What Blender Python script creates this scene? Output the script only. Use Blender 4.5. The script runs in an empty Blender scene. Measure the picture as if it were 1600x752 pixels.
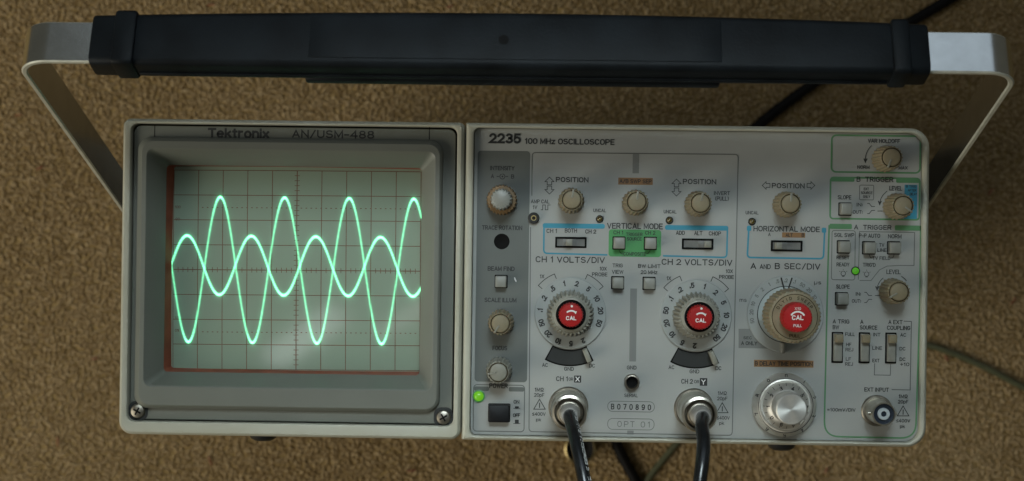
import bpy, bmesh, math, random
import numpy as np
from mathutils import Vector, Matrix

# ------------------------------------------------------------------ camera
S = bpy.context.scene
COL = S.collection
ZF = 466.0                      # height of the front panel above the carpet, mm (the set stands on its rear feet)
D = 620.0                       # camera to panel, mm
F = 2381.0                      # focal length in photo pixels (1600 wide)
FOOT = (845.0, 385.0)           # photo pixel straight below the camera
ROLL = -0.0140
CX, CY = 6.9, 13.9              # camera foot relative to the middle of the front

d0 = Vector(((FOOT[0]-800)/F, -(FOOT[1]-376)/F, -1)).normalized()
RA = d0.rotation_difference(Vector((0, 0, -1))).to_matrix()
RC = Matrix.Rotation(-ROLL, 3, 'Z') @ RA
CAM = Vector((CX, CY, ZF + D))

def P(px, py, h=0.0):
    """photo pixel -> point (mm) on the plane h above the front panel"""
    d = RC @ Vector(((px-800)/F, -(py-376)/F, -1))
    t = (ZF + h - CAM.z) / d.z
    q = CAM + d*t
    return Vector((q.x, q.y))
K = D / F                       # mm per photo pixel on the panel

cd = bpy.data.cameras.new('camera')
cam = bpy.data.objects.new('camera', cd); COL.objects.link(cam)
cam.matrix_world = Matrix.Translation(CAM*0.001) @ RC.to_4x4()
cd.sensor_width = 36.0; cd.lens = F/1600*36
cd.clip_start = 0.02; cd.clip_end = 20
cd.dof.use_dof = True; cd.dof.focus_distance = D*0.001; cd.dof.aperture_fstop = 14.5
S.camera = cam

# ------------------------------------------------------------------ light
w = bpy.data.worlds.new('World'); S.world = w; w.use_nodes = True
bg = w.node_tree.nodes['Background']
bg.inputs[0].default_value = (0.92, 0.92, 0.76, 1); bg.inputs[1].default_value = 0.068
S.view_settings.view_transform = 'Standard'; S.view_settings.look = 'None'
S.view_settings.exposure = 0.0; S.view_settings.gamma = 1.0
try: S.view_settings.use_curve_mapping = False
except Exception: pass

def area(name, loc, target, size, power, color):
    l = bpy.data.lights.new(name, 'AREA'); l.shape = 'RECTANGLE'; l.size, l.size_y = size
    l.energy = power; l.color = color
    o = bpy.data.objects.new(name, l); COL.objects.link(o)
    o.location = loc
    o.rotation_euler = (Vector(target)-Vector(loc)).to_track_quat('-Z', 'Y').to_euler()
    return o
area('room_window_light', (-1.50, -0.60, 1.22), (-0.1, 0, 0.30), (1.2, 1.0), 19.0, (1.0, 0.95, 0.80))
b_ = area('cool_panel_fill', (0.02, 0.33, 1.10), (0.0, -0.09, 0.466), (0.30, 0.16), 0.225, (0.80, 0.95, 1.0))  # added lamp close above the set, cool light for the lower panel
b_.data.spread = math.radians(42)  # beam narrowed to keep this added light off the carpet
area('screen_glare_lamp', (-0.297, -0.187, 1.85), (-0.088, -0.024, 0.452), (0.06, 0.20), 0.15, (0.95, 1.0, 0.98))  # added lamp, placed so its reflection makes the pale glare on the screen
g_ = area('screen_glare_lamp', (-0.069, -0.131, 1.83), (-0.048, -0.015, 0.452), (0.03, 0.17), 0.045, (1.0, 0.93, 0.90))  # second added lamp, for the slanting glare streak on the glass
g_.rotation_euler.rotate_axis('Z', math.radians(-48))
area('far_window_light', (0.20, 1.25, 1.38), (0.0, 0.1, 0.50), (1.7, 0.6), 2.0, (0.66, 0.82, 1.0))

S.cycles.max_bounces = 6
S.cycles.use_denoising = True
R = random.Random(7)
NR = np.random.default_rng(7)

# ------------------------------------------------------------------ materials
MATS = {}
def mat(name, col, rough=0.5, metal=0.0, var=0.06, scale=60.0, bump=0.0, bscale=400.0, coat=0.0, coat_rough=0.1,
        spec=0.5, emit=None, estr=0.0, col2=None, sss=0.0):
    m = bpy.data.materials.new(name); m.use_nodes = True
    nt = m.node_tree; b = nt.nodes['Principled BSDF']
    tc = nt.nodes.new('ShaderNodeTexCoord')
    n = nt.nodes.new('ShaderNodeTexNoise'); n.inputs['Scale'].default_value = scale; n.inputs['Detail'].default_value = 5
    nt.links.new(tc.outputs['Object'], n.inputs['Vector'])
    r = nt.nodes.new('ShaderNodeValToRGB')
    c2 = col2 or tuple(max(0, c*(1-var*2)) for c in col)
    r.color_ramp.elements[0].position = 0.32; r.color_ramp.elements[1].position = 0.68
    r.color_ramp.elements[0].color = (*c2, 1)
    r.color_ramp.elements[1].color = (*[min(1, c*(1+var)) for c in col], 1)
    nt.links.new(n.outputs['Fac'], r.inputs['Fac']); nt.links.new(r.outputs['Color'], b.inputs['Base Color'])
    b.inputs['Roughness'].default_value = rough; b.inputs['Metallic'].default_value = metal
    b.inputs['Specular IOR Level'].default_value = spec
    b.inputs['Coat Weight'].default_value = coat; b.inputs['Coat Roughness'].default_value = coat_rough
    if sss:
        b.inputs['Subsurface Weight'].default_value = sss; b.inputs['Subsurface Scale'].default_value = 0.002
    if emit:
        b.inputs['Emission Color'].default_value = (*emit, 1); b.inputs['Emission Strength'].default_value = estr
    if bump:
        n2 = nt.nodes.new('ShaderNodeTexNoise'); n2.inputs['Scale'].default_value = bscale; n2.inputs['Detail'].default_value = 3
        nt.links.new(tc.outputs['Object'], n2.inputs['Vector'])
        bp = nt.nodes.new('ShaderNodeBump'); bp.inputs['Strength'].default_value = bump; bp.inputs['Distance'].default_value = 0.0004
        nt.links.new(n2.outputs['Fac'], bp.inputs['Height']); nt.links.new(bp.outputs['Normal'], b.inputs['Normal'])
    MATS[name] = m
    return m

M_case   = mat('case_plastic', (0.41, 0.405, 0.34), 0.45, var=0.04, scale=25, bump=0.06, bscale=1500, col2=(0.375, 0.365, 0.285))
M_panel  = mat('panel_paint', (0.335, 0.342, 0.325), 0.42, var=0.045, scale=22, bump=0.04, bscale=1800)
M_zone   = mat('dark_grey_print', (0.118, 0.128, 0.12), 0.45, var=0.03, scale=30)
M_grey   = mat('mid_grey_print', (0.18, 0.188, 0.18), 0.45, var=0.03, scale=60)
M_bezel  = mat('bezel_plastic', (0.150, 0.157, 0.134), 0.42, var=0.04, scale=30, bump=0.05, bscale=1500)
M_black  = mat('black_gap', (0.006, 0.006, 0.006), 0.7, spec=0.1)
M_ink    = mat('ink', (0.020, 0.021, 0.021), 0.5)
M_line   = mat('grey_line_print', (0.11, 0.118, 0.112), 0.5)
M_green  = mat('green_print', (0.085, 0.225, 0.10), 0.5, var=0.05)
M_gfill  = mat('green_patch_print', (0.062, 0.27, 0.085), 0.5, var=0.05)
M_cyan   = mat('cyan_print', (0.035, 0.25, 0.36), 0.5, var=0.05)
M_orange = mat('orange_print', (0.26, 0.135, 0.052), 0.5, var=0.08)
M_knob   = mat('knob_beige', (0.215, 0.18, 0.110), 0.55, var=0.08, scale=200, sss=0.15)
M_kgrey  = mat('knob_grey', (0.225, 0.22, 0.18), 0.42, var=0.06, scale=200)
M_kwhite = mat('knob_pale', (0.235, 0.235, 0.21), 0.4, var=0.05, scale=200)
M_kring  = mat('knob_brown', (0.20, 0.125, 0.055), 0.5, var=0.12, scale=300)
M_btn    = mat('button_grey', (0.235, 0.235, 0.205), 0.42, var=0.06, scale=300)
M_btnb   = mat('button_black', (0.006, 0.006, 0.007), 0.5, spec=0.25)
M_red    = mat('red_plastic', (0.33, 0.008, 0.008), 0.45, spec=0.3, var=0.05, scale=200)
M_white  = mat('white_print', (0.72, 0.72, 0.70), 0.5)
M_dial   = mat('clear_dial', (0.33, 0.35, 0.34), 0.3, var=0.03, coat=0.2, coat_rough=0.1)
M_disc   = mat('dial_disc', (0.38, 0.43, 0.43), 0.3, var=0.04, coat=0.5, coat_rough=0.1)
M_slot   = mat('slot_grey', (0.030, 0.032, 0.031), 0.5, spec=0.3)
M_nickel = mat('nickel', (0.56, 0.525, 0.45), 0.28, metal=1.0, var=0.06, scale=300)
M_nickd  = mat('worn_nickel', (0.30, 0.275, 0.23), 0.42, metal=1.0, var=0.15, scale=400)
M_alu    = mat('turned_aluminium', (0.66, 0.645, 0.60), 0.46, metal=0.75, var=0.05, scale=300)
_nt = M_alu.node_tree; _tg = _nt.nodes.new('ShaderNodeTangent'); _tg.direction_type = 'RADIAL'; _tg.axis = 'Z'
_nt.nodes['Principled BSDF'].inputs['Anisotropic'].default_value = 0.75
_nt.links.new(_tg.outputs[0], _nt.nodes['Principled BSDF'].inputs['Tangent'])
M_strap  = mat('brushed_aluminium', (0.66, 0.66, 0.63), 0.22, metal=1.0, var=0.05, scale=120, bump=0.03, bscale=700)
M_brass  = mat('brass', (0.50, 0.39, 0.19), 0.35, metal=1.0, var=0.1, scale=300)
M_edge   = mat('strap_edge', (0.50, 0.50, 0.43), 0.5, metal=0.25, var=0.08, scale=200)
M_grip   = mat('grip_vinyl', (0.006, 0.008, 0.010), 0.52, var=0.25, scale=60, bump=0.2, bscale=900, spec=0.13)
M_rubber = mat('black_rubber', (0.012, 0.012, 0.012), 0.45)
M_cable  = mat('cable_jacket', (0.009, 0.010, 0.011), 0.24, var=0.2, scale=200)
M_cord   = mat('cord_jacket', (0.007, 0.006, 0.006), 0.55, var=0.2, scale=200, spec=0.15)
M_wire   = mat('wire_green', (0.10, 0.105, 0.055), 0.5, var=0.1, scale=200)
M_ins    = mat('insulator_navy', (0.012, 0.02, 0.035), 0.4)
M_insw   = mat('insulator_white', (0.42, 0.47, 0.50), 0.4)
M_ferr   = mat('ferrule_metal', (0.44, 0.425, 0.40), 0.42, metal=0.7, var=0.06, scale=300)
M_slideg = mat('slider_grey', (0.15, 0.15, 0.14), 0.45, var=0.06, scale=300)
M_groove = mat('groove_dark', (0.05, 0.038, 0.02), 0.7, spec=0.1)
M_amber  = mat('amber_lens_unlit', (0.085, 0.06, 0.010), 0.15, var=0.1, coat=1.0, coat_rough=0.05)
M_led    = mat('green_lens_lit', (0.06, 0.22, 0.02), 0.25, emit=(0.16, 0.85, 0.03), estr=0.20)
M_led2   = mat('green_lens_bright', (0.06, 0.22, 0.02), 0.25, emit=(0.30, 0.90, 0.015), estr=0.33)
M_gasket = mat('gasket_red_brown', (0.24, 0.065, 0.032), 0.5, var=0.12, scale=150)
M_grat   = mat('graticule_brown', (0.14, 0.07, 0.04), 0.6, var=0.1, scale=300)
M_phos   = mat('phosphor', (0.225, 0.30, 0.225), 0.55, var=0.02, scale=25, coat=1.0, coat_rough=0.09)
M_carpet = mat('carpet_base', (0.36, 0.26, 0.115), 0.95, var=0.15, scale=240, bump=0.6, bscale=260, spec=0.1)
M_cab    = mat('cabinet_paint', (0.045, 0.055, 0.062), 0.5, var=0.04, scale=20, bump=0.05, bscale=900)

# carpet pile: fibre colour varies from tuft to tuft
m = bpy.data.materials.new('carpet_pile'); m.use_nodes = True; MATS['carpet_pile'] = M_pile = m
nt = m.node_tree; b = nt.nodes['Principled BSDF']
at = nt.nodes.new('ShaderNodeAttribute'); at.attribute_name = 'tone'
cr = nt.nodes.new('ShaderNodeValToRGB')
cr.color_ramp.elements[0].color = (0.325, 0.226, 0.108, 1); cr.color_ramp.elements[1].color = (0.55, 0.42, 0.25, 1)
tc = nt.nodes.new('ShaderNodeTexCoord'); no = nt.nodes.new('ShaderNodeTexNoise')
no.inputs['Scale'].default_value = 9; no.inputs['Detail'].default_value = 4
nt.links.new(tc.outputs['Object'], no.inputs['Vector'])
mx = nt.nodes.new('ShaderNodeMath'); mx.operation = 'MULTIPLY_ADD'
mx.inputs[1].default_value = 0.5; mx.inputs[2].default_value = -0.25
ad = nt.nodes.new('ShaderNodeMath'); ad.operation = 'ADD'
nt.links.new(no.outputs['Fac'], mx.inputs[0]); nt.links.new(mx.outputs[0], ad.inputs[0]); nt.links.new(at.outputs['Fac'], ad.inputs[1])
nt.links.new(ad.outputs[0], cr.inputs['Fac']); nt.links.new(cr.outputs['Color'], b.inputs['Base Color'])
b.inputs['Roughness'].default_value = 0.95; b.inputs['Specular IOR Level'].default_value = 0.1

# electron beam on the phosphor: additive light, brightness carried by the mesh
m = bpy.data.materials.new('beam_light'); m.use_nodes = True; MATS['beam_light'] = M_beam = m
nt = m.node_tree; nt.nodes.remove(nt.nodes['Principled BSDF'])
out = nt.nodes['Material Output']
ac = nt.nodes.new('ShaderNodeAttribute'); ac.attribute_name = 'beam'
tr = nt.nodes.new('ShaderNodeBsdfTransparent'); em = nt.nodes.new('ShaderNodeEmission')
em.inputs['Color'].default_value = (0.19, 1.0, 0.50, 1)
nt.links.new(ac.outputs['Fac'], em.inputs['Strength'])
ash = nt.nodes.new('ShaderNodeAddShader')
nt.links.new(tr.outputs[0], ash.inputs[0]); nt.links.new(em.outputs[0], ash.inputs[1]); nt.links.new(ash.outputs[0], out.inputs['Surface'])

# ------------------------------------------------------------------ mesh helpers (millimetres in, metres out)
def rr(cx, cy, w, h, r, n=5):
    """rounded rectangle, counter-clockwise; r may be one radius or (tr, tl, bl, br)"""
    rs = r if isinstance(r, (tuple, list)) else (r,)*4
    pts = []
    for (sx, sy, a0), q in zip(((1, 1, 0), (-1, 1, 90), (-1, -1, 180), (1, -1, 270)), rs):
        q = max(0.01, min(q, w/2, h/2))
        ox, oy = cx + sx*(w/2-q), cy + sy*(h/2-q)
        for i in range(n+1):
            a = math.radians(a0 + 90*i/n)
            pts.append((ox + q*math.cos(a), oy + q*math.sin(a)))
    return pts
def circ(r, n=32, cx=0, cy=0):
    return [(cx + r*math.cos(2*math.pi*i/n), cy + r*math.sin(2*math.pi*i/n)) for i in range(n)]

class MB:
    def __init__(s): s.v = []; s.f = []; s.mi = []
    def face(s, idx, m=0): s.f.append(idx); s.mi.append(m)
    def loft(s, rings, cap0=False, cap1=True, m=0, closed=True):
        """rings: list of lists of 3-tuples with equal counts"""
        b = len(s.v); n = len(rings[0])
        for r in rings: s.v.extend(r)
        for k in range(len(rings)-1):
            for i in range(n if closed else n-1):
                j = (i+1) % n
                s.face((b+k*n+i, b+k*n+j, b+(k+1)*n+j, b+(k+1)*n+i), m)
        if cap0: s.face(tuple(b+n-1-i for i in range(n)), m)
        if cap1: s.face(tuple(b+(len(rings)-1)*n+i for i in range(n)), m)
        return s
    def prism(s, pts, z0, z1, bev=0.0, m=0, bottom=False):
        c = [sum(p[0] for p in pts)/len(pts), sum(p[1] for p in pts)/len(pts)]
        rings = [[(x, y, z0) for x, y in pts]]
        if bev:
            w = max(p[0] for p in pts)-min(p[0] for p in pts); h = max(p[1] for p in pts)-min(p[1] for p in pts)
            fx, fy = 1-2*bev/w, 1-2*bev/h
            rings.append([(x, y, z1-bev) for x, y in pts])
            rings.append([(c[0]+(x-c[0])*(1+fx)/2, c[1]+(y-c[1])*(1+fy)/2, z1-bev*0.3) for x, y in pts])
            rings.append([(c[0]+(x-c[0])*fx, c[1]+(y-c[1])*fy, z1) for x, y in pts])
        else:
            rings.append([(x, y, z1) for x, y in pts])
        return s.loft(rings, cap0=bottom, m=m)
    def lathe(s, prof, n=40, cx=0, cy=0, m=0, cap0=False, cap1=True, teeth=0, depth=0.0, rib=()):
        """prof: (r, z); rings named in rib get teeth cut into them"""
        if teeth: n = teeth*4
        rings = []
        for k, (r, z) in enumerate(prof):
            ring = []
            for i in range(n):
                q = r - (depth if (teeth and k in rib and i % 4 in (2, 3)) else 0)
                a = 2*math.pi*i/n
                ring.append((cx+q*math.cos(a), cy+q*math.sin(a), z))
            rings.append(ring)
        return s.loft(rings, cap0, cap1, m)
    def sheet(s, pts, z, m=0):
        b = len(s.v); s.v.extend((x, y, z) for x, y in pts); s.face(tuple(range(b, b+len(pts))), m); return s
    def ringsheet(s, outer, inner, z, m=0):
        return s.loft([[(x, y, z) for x, y in outer], [(x, y, z) for x, y in inner]], False, False, m)
    def stroke(s, pts, wd, z, m=0, closed=False):
        n = len(pts); L = []; Rr = []
        for i in range(n):
            a = Vector(pts[(i-1) % n] if (closed or i > 0) else pts[i]); c = Vector(pts[(i+1) % n] if (closed or i < n-1) else pts[i])
            p = Vector(pts[i])
            t1 = (p-a); t2 = (c-p)
            if t1.length < 1e-9: t1 = t2
            if t2.length < 1e-9: t2 = t1
            t1.normalize(); t2.normalize(); t = (t1+t2)
            t = t.normalized() if t.length > 1e-6 else t1
            nn = Vector((-t.y, t.x)); k = 1/max(0.4, abs(nn.dot(Vector((-t1.y, t1.x)))))
            L.append(p+nn*wd/2*k); Rr.append(p-nn*wd/2*k)
        b = len(s.v)
        for l, r in zip(L, Rr): s.v.append((l.x, l.y, z)); s.v.append((r.x, r.y, z))
        for i in range(n if closed else n-1):
            j = (i+1) % n
            s.face((b+2*i, b+2*i+1, b+2*j+1, b+2*j), m)
        return s
    def tube(s, pts, rad, n=14, m=0, caps=True):
        pts = [Vector(p) for p in pts]; rings = []
        up = Vector((0.013, 0.021, 1.0)); prev = None
        for i, p in enumerate(pts):
            t = (pts[min(i+1, len(pts)-1)]-pts[max(i-1, 0)]).normalized()
            if prev is None:
                u = t.cross(up); u = u.normalized() if u.length > 1e-4 else Vector((1, 0, 0))
            else:
                u = (prev - t*prev.dot(t)).normalized()
            prev = u; v2 = t.cross(u)
            r = rad[i] if isinstance(rad, (list, tuple)) else rad
            rings.append([tuple(p + u*r*math.cos(2*math.pi*k/n) + v2*r*math.sin(2*math.pi*k/n)) for k in range(n)])
        return s.loft(rings, caps, caps, m)
    def build(s, name, mats, parent=None, loc=(0, 0, 0), rot=0.0, smooth=35, fix=True):
        me = bpy.data.meshes.new(name)
        me.from_pydata([(x*0.001, y*0.001, z*0.001) for x, y, z in s.v], [], s.f)
        mats = mats if isinstance(mats, (list, tuple)) else [mats]
        for mm in mats: me.materials.append(mm)
        if len(mats) > 1: me.polygons.foreach_set('material_index', s.mi)
        if fix:
            bm = bmesh.new(); bm.from_mesh(me); bmesh.ops.recalc_face_normals(bm, faces=bm.faces); bm.to_mesh(me); bm.free()
        if smooth:
            me.shade_smooth(); me.set_sharp_from_angle(angle=math.radians(smooth))
        return link(name, me, parent, loc, rot)

def link(name, me, parent=None, loc=(0, 0, 0), rot=0.0):
    o = bpy.data.objects.new(name, me); COL.objects.link(o)
    o.parent = parent; o.location = [c*0.001 for c in loc]; o.rotation_euler = (0, 0, rot)
    return o
def empty(name, label, cat, loc=(0, 0, 0)):
    o = bpy.data.objects.new(name, None); COL.objects.link(o)
    o.empty_display_size = 0.02
    o.location = [c*0.001 for c in loc]; o['label'] = label; o['category'] = cat
    return o
def dup(o, parent, loc, rot=0.0, kids=True):
    c = o.copy(); COL.objects.link(c); c.parent = parent; c.location = [q*0.001 for q in loc]; c.rotation_euler = (0, 0, rot)
    if kids:
        for ch in [k for k in COL.objects if k.parent == o]:
            d = ch.copy(); COL.objects.link(d); d.parent = c
    return c

# lettering is drawn stroke by stroke: every glyph is a set of polylines on a 4 x 6 grid
def _a(cx, cy, rx, ry, a0, a1, n=9):
    return [(cx+rx*math.cos(math.radians(a0+(a1-a0)*i/n)), cy+ry*math.sin(math.radians(a0+(a1-a0)*i/n))) for i in range(n+1)]
G = {
 'A': (4.4, [[(0, 0), (2.2, 6), (4.4, 0)], [(0.75, 1.9), (3.65, 1.9)]]),
 'B': (4.0, [[(2.3, 3.2), (0, 3.2)], [(0, 3.2), (0, 6), (2.4, 6)]+_a(2.4, 4.6, 1.4, 1.4, 80, -90)+[(2.3, 3.2)]+_a(2.4, 1.6, 1.6, 1.6, 90, -90)+[(0, 0), (0, 3.2)]]),
 'C': (4.1, [_a(2.05, 3.9, 2.05, 2.1, 25, 180)+_a(2.05, 2.1, 2.05, 2.1, 180, 335)]),
 'D': (4.1, [[(0, 0.01), (0, 6), (1.7, 6)]+_a(1.7, 3.6, 2.4, 2.4, 85, 0)+_a(1.7, 2.4, 2.4, 2.4, 0, -90)+[(0, 0)]]),
 'E': (3.5, [[(3.5, 6), (0, 6), (0, 0), (3.5, 0)], [(0, 3.1), (3.1, 3.1)]]),
 'F': (3.4, [[(3.4, 6), (0, 6), (0, 0)], [(0, 3.0), (2.9, 3.0)]]),
 'G': (4.3, [_a(2.1, 3.9, 2.1, 2.1, 28, 180)+_a(2.1, 2.1, 2.1, 2.1, 180, 345)+[(4.2, 2.8), (2.4, 2.8)]]),
 'H': (4.1, [[(0, 0), (0, 6)], [(4.1, 0), (4.1, 6)], [(0, 3.1), (4.1, 3.1)]]),
 'I': (0.01, [[(0, 0), (0, 6)]]),
 'J': (3.0, [[(3, 6), (3, 1.6)]+_a(1.5, 1.6, 1.5, 1.6, 0, -170)]),
 'K': (4.0, [[(0, 0), (0, 6)], [(3.8, 6), (0, 2.2)], [(1.4, 3.5), (4, 0)]]),
 'L': (3.3, [[(0, 6), (0, 0), (3.3, 0)]]),
 'M': (4.9, [[(0, 0), (0, 6), (2.45, 0.8), (4.9, 6), (4.9, 0)]]),
 'N': (4.2, [[(0, 0), (0, 6), (4.2, 0), (4.2, 6)]]),
 'O': (4.3, [_a(2.15, 3.8, 2.15, 2.2, 0, 180)+_a(2.15, 2.2, 2.15, 2.2, 180, 360)+[(4.3, 3.8)]]),
 'P': (4.0, [[(0, 0), (0, 6), (2.3, 6)]+_a(2.3, 4.35, 1.65, 1.65, 85, -90)+[(0.05, 2.7)]]),
 'R': (4.1, [[(0, 0), (0, 6), (2.3, 6)]+_a(2.3, 4.4, 1.6, 1.6, 85, -90)+[(0.05, 2.8)], [(2.1, 2.8), (4.0, 0)]]),
 'S': (4.0, [_a(2, 4.5, 1.85, 1.5, 25, 262)+_a(2, 1.55, 2.0, 1.55, 82, -160)]),
 'T': (4.2, [[(0, 6), (4.2, 6)], [(2.1, 6), (2.1, 0)]]),
 'U': (4.1, [[(0, 6), (0, 2)]+_a(2.05, 2.05, 2.05, 2.05, 190, 350)+[(4.1, 6)]]),
 'V': (4.4, [[(0, 6), (2.2, 0), (4.4, 6)]]),
 'W': (6.0, [[(0, 6), (1.5, 0), (3.0, 5.6), (4.5, 0), (6.0, 6)]]),
 'X': (4.2, [[(0, 0), (4.2, 6)], [(0, 6), (4.2, 0)]]),
 'Y': (4.2, [[(0, 6), (2.1, 2.8), (4.2, 6)], [(2.1, 2.8), (2.1, 0)]]),
 'Z': (4.0, [[(0, 6), (4, 6), (0, 0), (4, 0)]]),
 '0': (3.8, [_a(1.9, 3.8, 1.9, 2.2, 0, 180)+_a(1.9, 2.2, 1.9, 2.2, 180, 360)+[(3.8, 3.8)]]),
 '1': (2.0, [[(0.2, 4.6), (1.5, 6), (1.5, 0)]]),
 '2': (3.8, [_a(1.9, 4.2, 1.8, 1.8, 172, -38)+[(0, 0), (3.8, 0)]]),
 '3': (3.8, [_a(1.9, 4.5, 1.65, 1.5, 155, -88)+_a(1.9, 1.55, 1.9, 1.55, 88, -158)]),
 '4': (4.0, [[(3.0, 0), (3.0, 6), (0, 1.7), (4.0, 1.7)]]),
 '5': (3.8, [[(3.5, 6), (0.6, 6), (0.25, 2.9)]+_a(1.8, 1.95, 1.95, 1.95, 118, -142)]),
 '6': (3.8, [_a(2.1, 3.9, 1.9, 2.1, 40, 150)+_a(1.9, 1.9, 1.9, 1.9, 165, 520, 18)]),
 '7': (3.8, [[(0, 6), (3.8, 6), (1.3, 0)]]),
 '8': (3.8, [_a(1.9, 4.55, 1.6, 1.45, 270, 630, 16), _a(1.9, 1.55, 1.9, 1.55, 90, 450, 16)]),
 '9': (3.8, [_a(1.7, 2.1, 1.9, 2.1, 220, 330)+_a(1.9, 4.1, 1.9, 1.9, -15, 340, 18)]),
 'e': (3.7, [[(0.05, 2.3), (3.65, 2.3)]+_a(1.85, 2.2, 1.85, 2.2, 5, 315, 14)]),
 'k': (3.4, [[(0, 0), (0, 6)], [(3.2, 4.3), (0, 1.6)], [(1.2, 2.7), (3.5, 0)]]),
 't': (2.2, [[(0.9, 5.7), (0.9, 0.9)]+_a(1.8, 0.9, 0.9, 0.9, 190, 275, 4), [(0, 4.3), (2.2, 4.3)]]),
 'r': (2.3, [[(0, 0), (0, 4.4)], _a(1.9, 2.5, 1.9, 1.8, 175, 78, 6)]),
 'o': (3.8, [_a(1.9, 2.2, 1.9, 2.2, 0, 360, 18)]),
 'n': (3.4, [[(0, 0), (0, 4.4)], _a(1.7, 2.7, 1.7, 1.7, 180, 0, 9)+[(3.4, 0)]]),
 'm': (5.4, [[(0, 0), (0, 4.4)], _a(1.35, 3.0, 1.35, 1.4, 180, 0, 8)+[(2.7, 0)], _a(4.05, 3.0, 1.35, 1.4, 180, 0, 8)+[(5.4, 0)]]),
 'i': (0.01, [[(0, 0), (0, 3.8)], [(0, 5.6), (0, 6)]]),
 'x': (3.5, [[(0, 0), (3.5, 4.4)], [(0, 4.4), (3.5, 0)]]),
 'z': (3.2, [[(0, 4.3), (3.2, 4.3), (0, 0), (3.2, 0)]]),
 's': (3.2, [_a(1.6, 3.3, 1.45, 1.1, 25, 262)+_a(1.6, 1.1, 1.6, 1.1, 82, -160)]),
 'p': (3.6, [[(0, -1.6), (0, 4.4)], _a(1.8, 2.2, 1.8, 2.2, 180, -180, 16)]),
 'y': (3.6, [[(0, 4.4), (1.8, 0)], [(3.6, 4.4), (1.2, -1.6)]]),
 'Ω': (4.4, [[(0, 0), (1.5, 0), (1.5, 1.0)]+_a(2.2, 3.8, 2.1, 2.2, 235, -55, 14)+[(2.9, 1.0), (2.9, 0), (4.4, 0)]]),
 'μ': (3.6, [[(0, -1.6), (0, 4.4)], [(0, 1.4)]+_a(1.7, 1.4, 1.7, 1.4, 185, 355, 7)+[(3.4, 4.4)]]),
 '/': (3.0, [[(0, -0.4), (3.0, 6.4)]]), '-': (2.4, [[(0, 2.6), (2.4, 2.6)]]), "'": (0.01, [[(0, 4.6), (0, 6)]]),
 '(': (1.4, [_a(3.0, 3.0, 3.0, 4.2, 130, 230)]), ')': (1.4, [_a(-1.6, 3.0, 3.0, 4.2, 50, -50)]),
 '!': (0.01, [[(0, 2), (0, 6)], [(0, 0), (0, 0.9)]]), ':': (0.01, [[(0, 0.6), (0, 1.5)], [(0, 3.4), (0, 4.3)]]), '.': (0.4, [[(0.2, 0), (0.2, 0.9)]]),
 '÷': (3.4, [[(0, 3), (3.4, 3)], [(1.7, 4.4), (1.7, 5.3)], [(1.7, 0.7), (1.7, 1.6)]]),
 '≤': (3.4, [[(3.4, 5.4), (0, 3.5), (3.4, 1.6)], [(0, 0.2), (3.4, 0.2)]]),
 '≈': (3.6, [[(0, 3.6), (1.0, 4.3), (2.6, 3.4), (3.6, 4.1)], [(0, 1.7), (1.0, 2.4), (2.6, 1.5), (3.6, 2.2)]]),
 '%': (4.4, [[(0.4, 0), (4.0, 6)], _a(0.9, 4.8, 0.9, 1.1, 0, 360, 10), _a(3.5, 1.2, 0.9, 1.1, 0, 360, 10)]),
}
Z_INK = 0.16
def text(txt, parent, cx, cy, w, h, z=Z_INK, m=None, off=0.0, rot=0.0, name='printed_legend'):
    """flat lettering, its box fitted to w x h mm round (cx, cy)"""
    wt = 0.215 if off >= 0.015 else 0.195 if off >= 0.01 else 0.175 if off >= 0.004 else 0.16 if off >= 0 else 0.10
    lines = []; x = 0.0
    for ch in txt:
        if ch == ' ': x += 2.6; continue
        adv, pl = G[ch]
        lines += [[(px+x, py) for px, py in l] for l in pl]; x += adv + 1.75
    X = [p[0] for l in lines for p in l]; Y = [p[1] for l in lines for p in l]
    x0, x1, y0, y1 = min(X), max(X), min(Y), max(Y)
    sw = wt*h*6/max(6, y1-y0)
    sy = (h-sw)/(y1-y0)
    sx = (w-sw)/(x1-x0) if (w and x1-x0 > 0.1) else sy*0.92
    mb = MB()
    for k, l in enumerate(lines):
        pts = [((px-(x0+x1)/2)*sx, (py-(y0+y1)/2)*sy) for px, py in l]
        e = sw*0.5                                   # flat ends run half a stroke on
        for i, j in ((0, 1), (-1, -2)):
            p, q = Vector(pts[i]), Vector(pts[j]); d = p-q
            if d.length > 1e-6: pts[i] = tuple(p + d.normalized()*e*(1.0 if abs(d.y) < 1e-4 or abs(d.x) < 1e-4 else 0.6))
        mb.stroke(pts, sw, 0.003*(k % 4))
    return mb.build(name, m or M_ink, parent, (cx, cy, z), rot, smooth=0, fix=False)
def legend(txt, px, py, wpx, hpx, parent=None, m=None, off=0.004, rot=0.0, z=None):
    p = P(px, py)
    return text(txt, parent or panel, p.x, p.y, wpx*K if wpx else None, hpx*K, Z_INK if z is None else z, m, off, rot)

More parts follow.
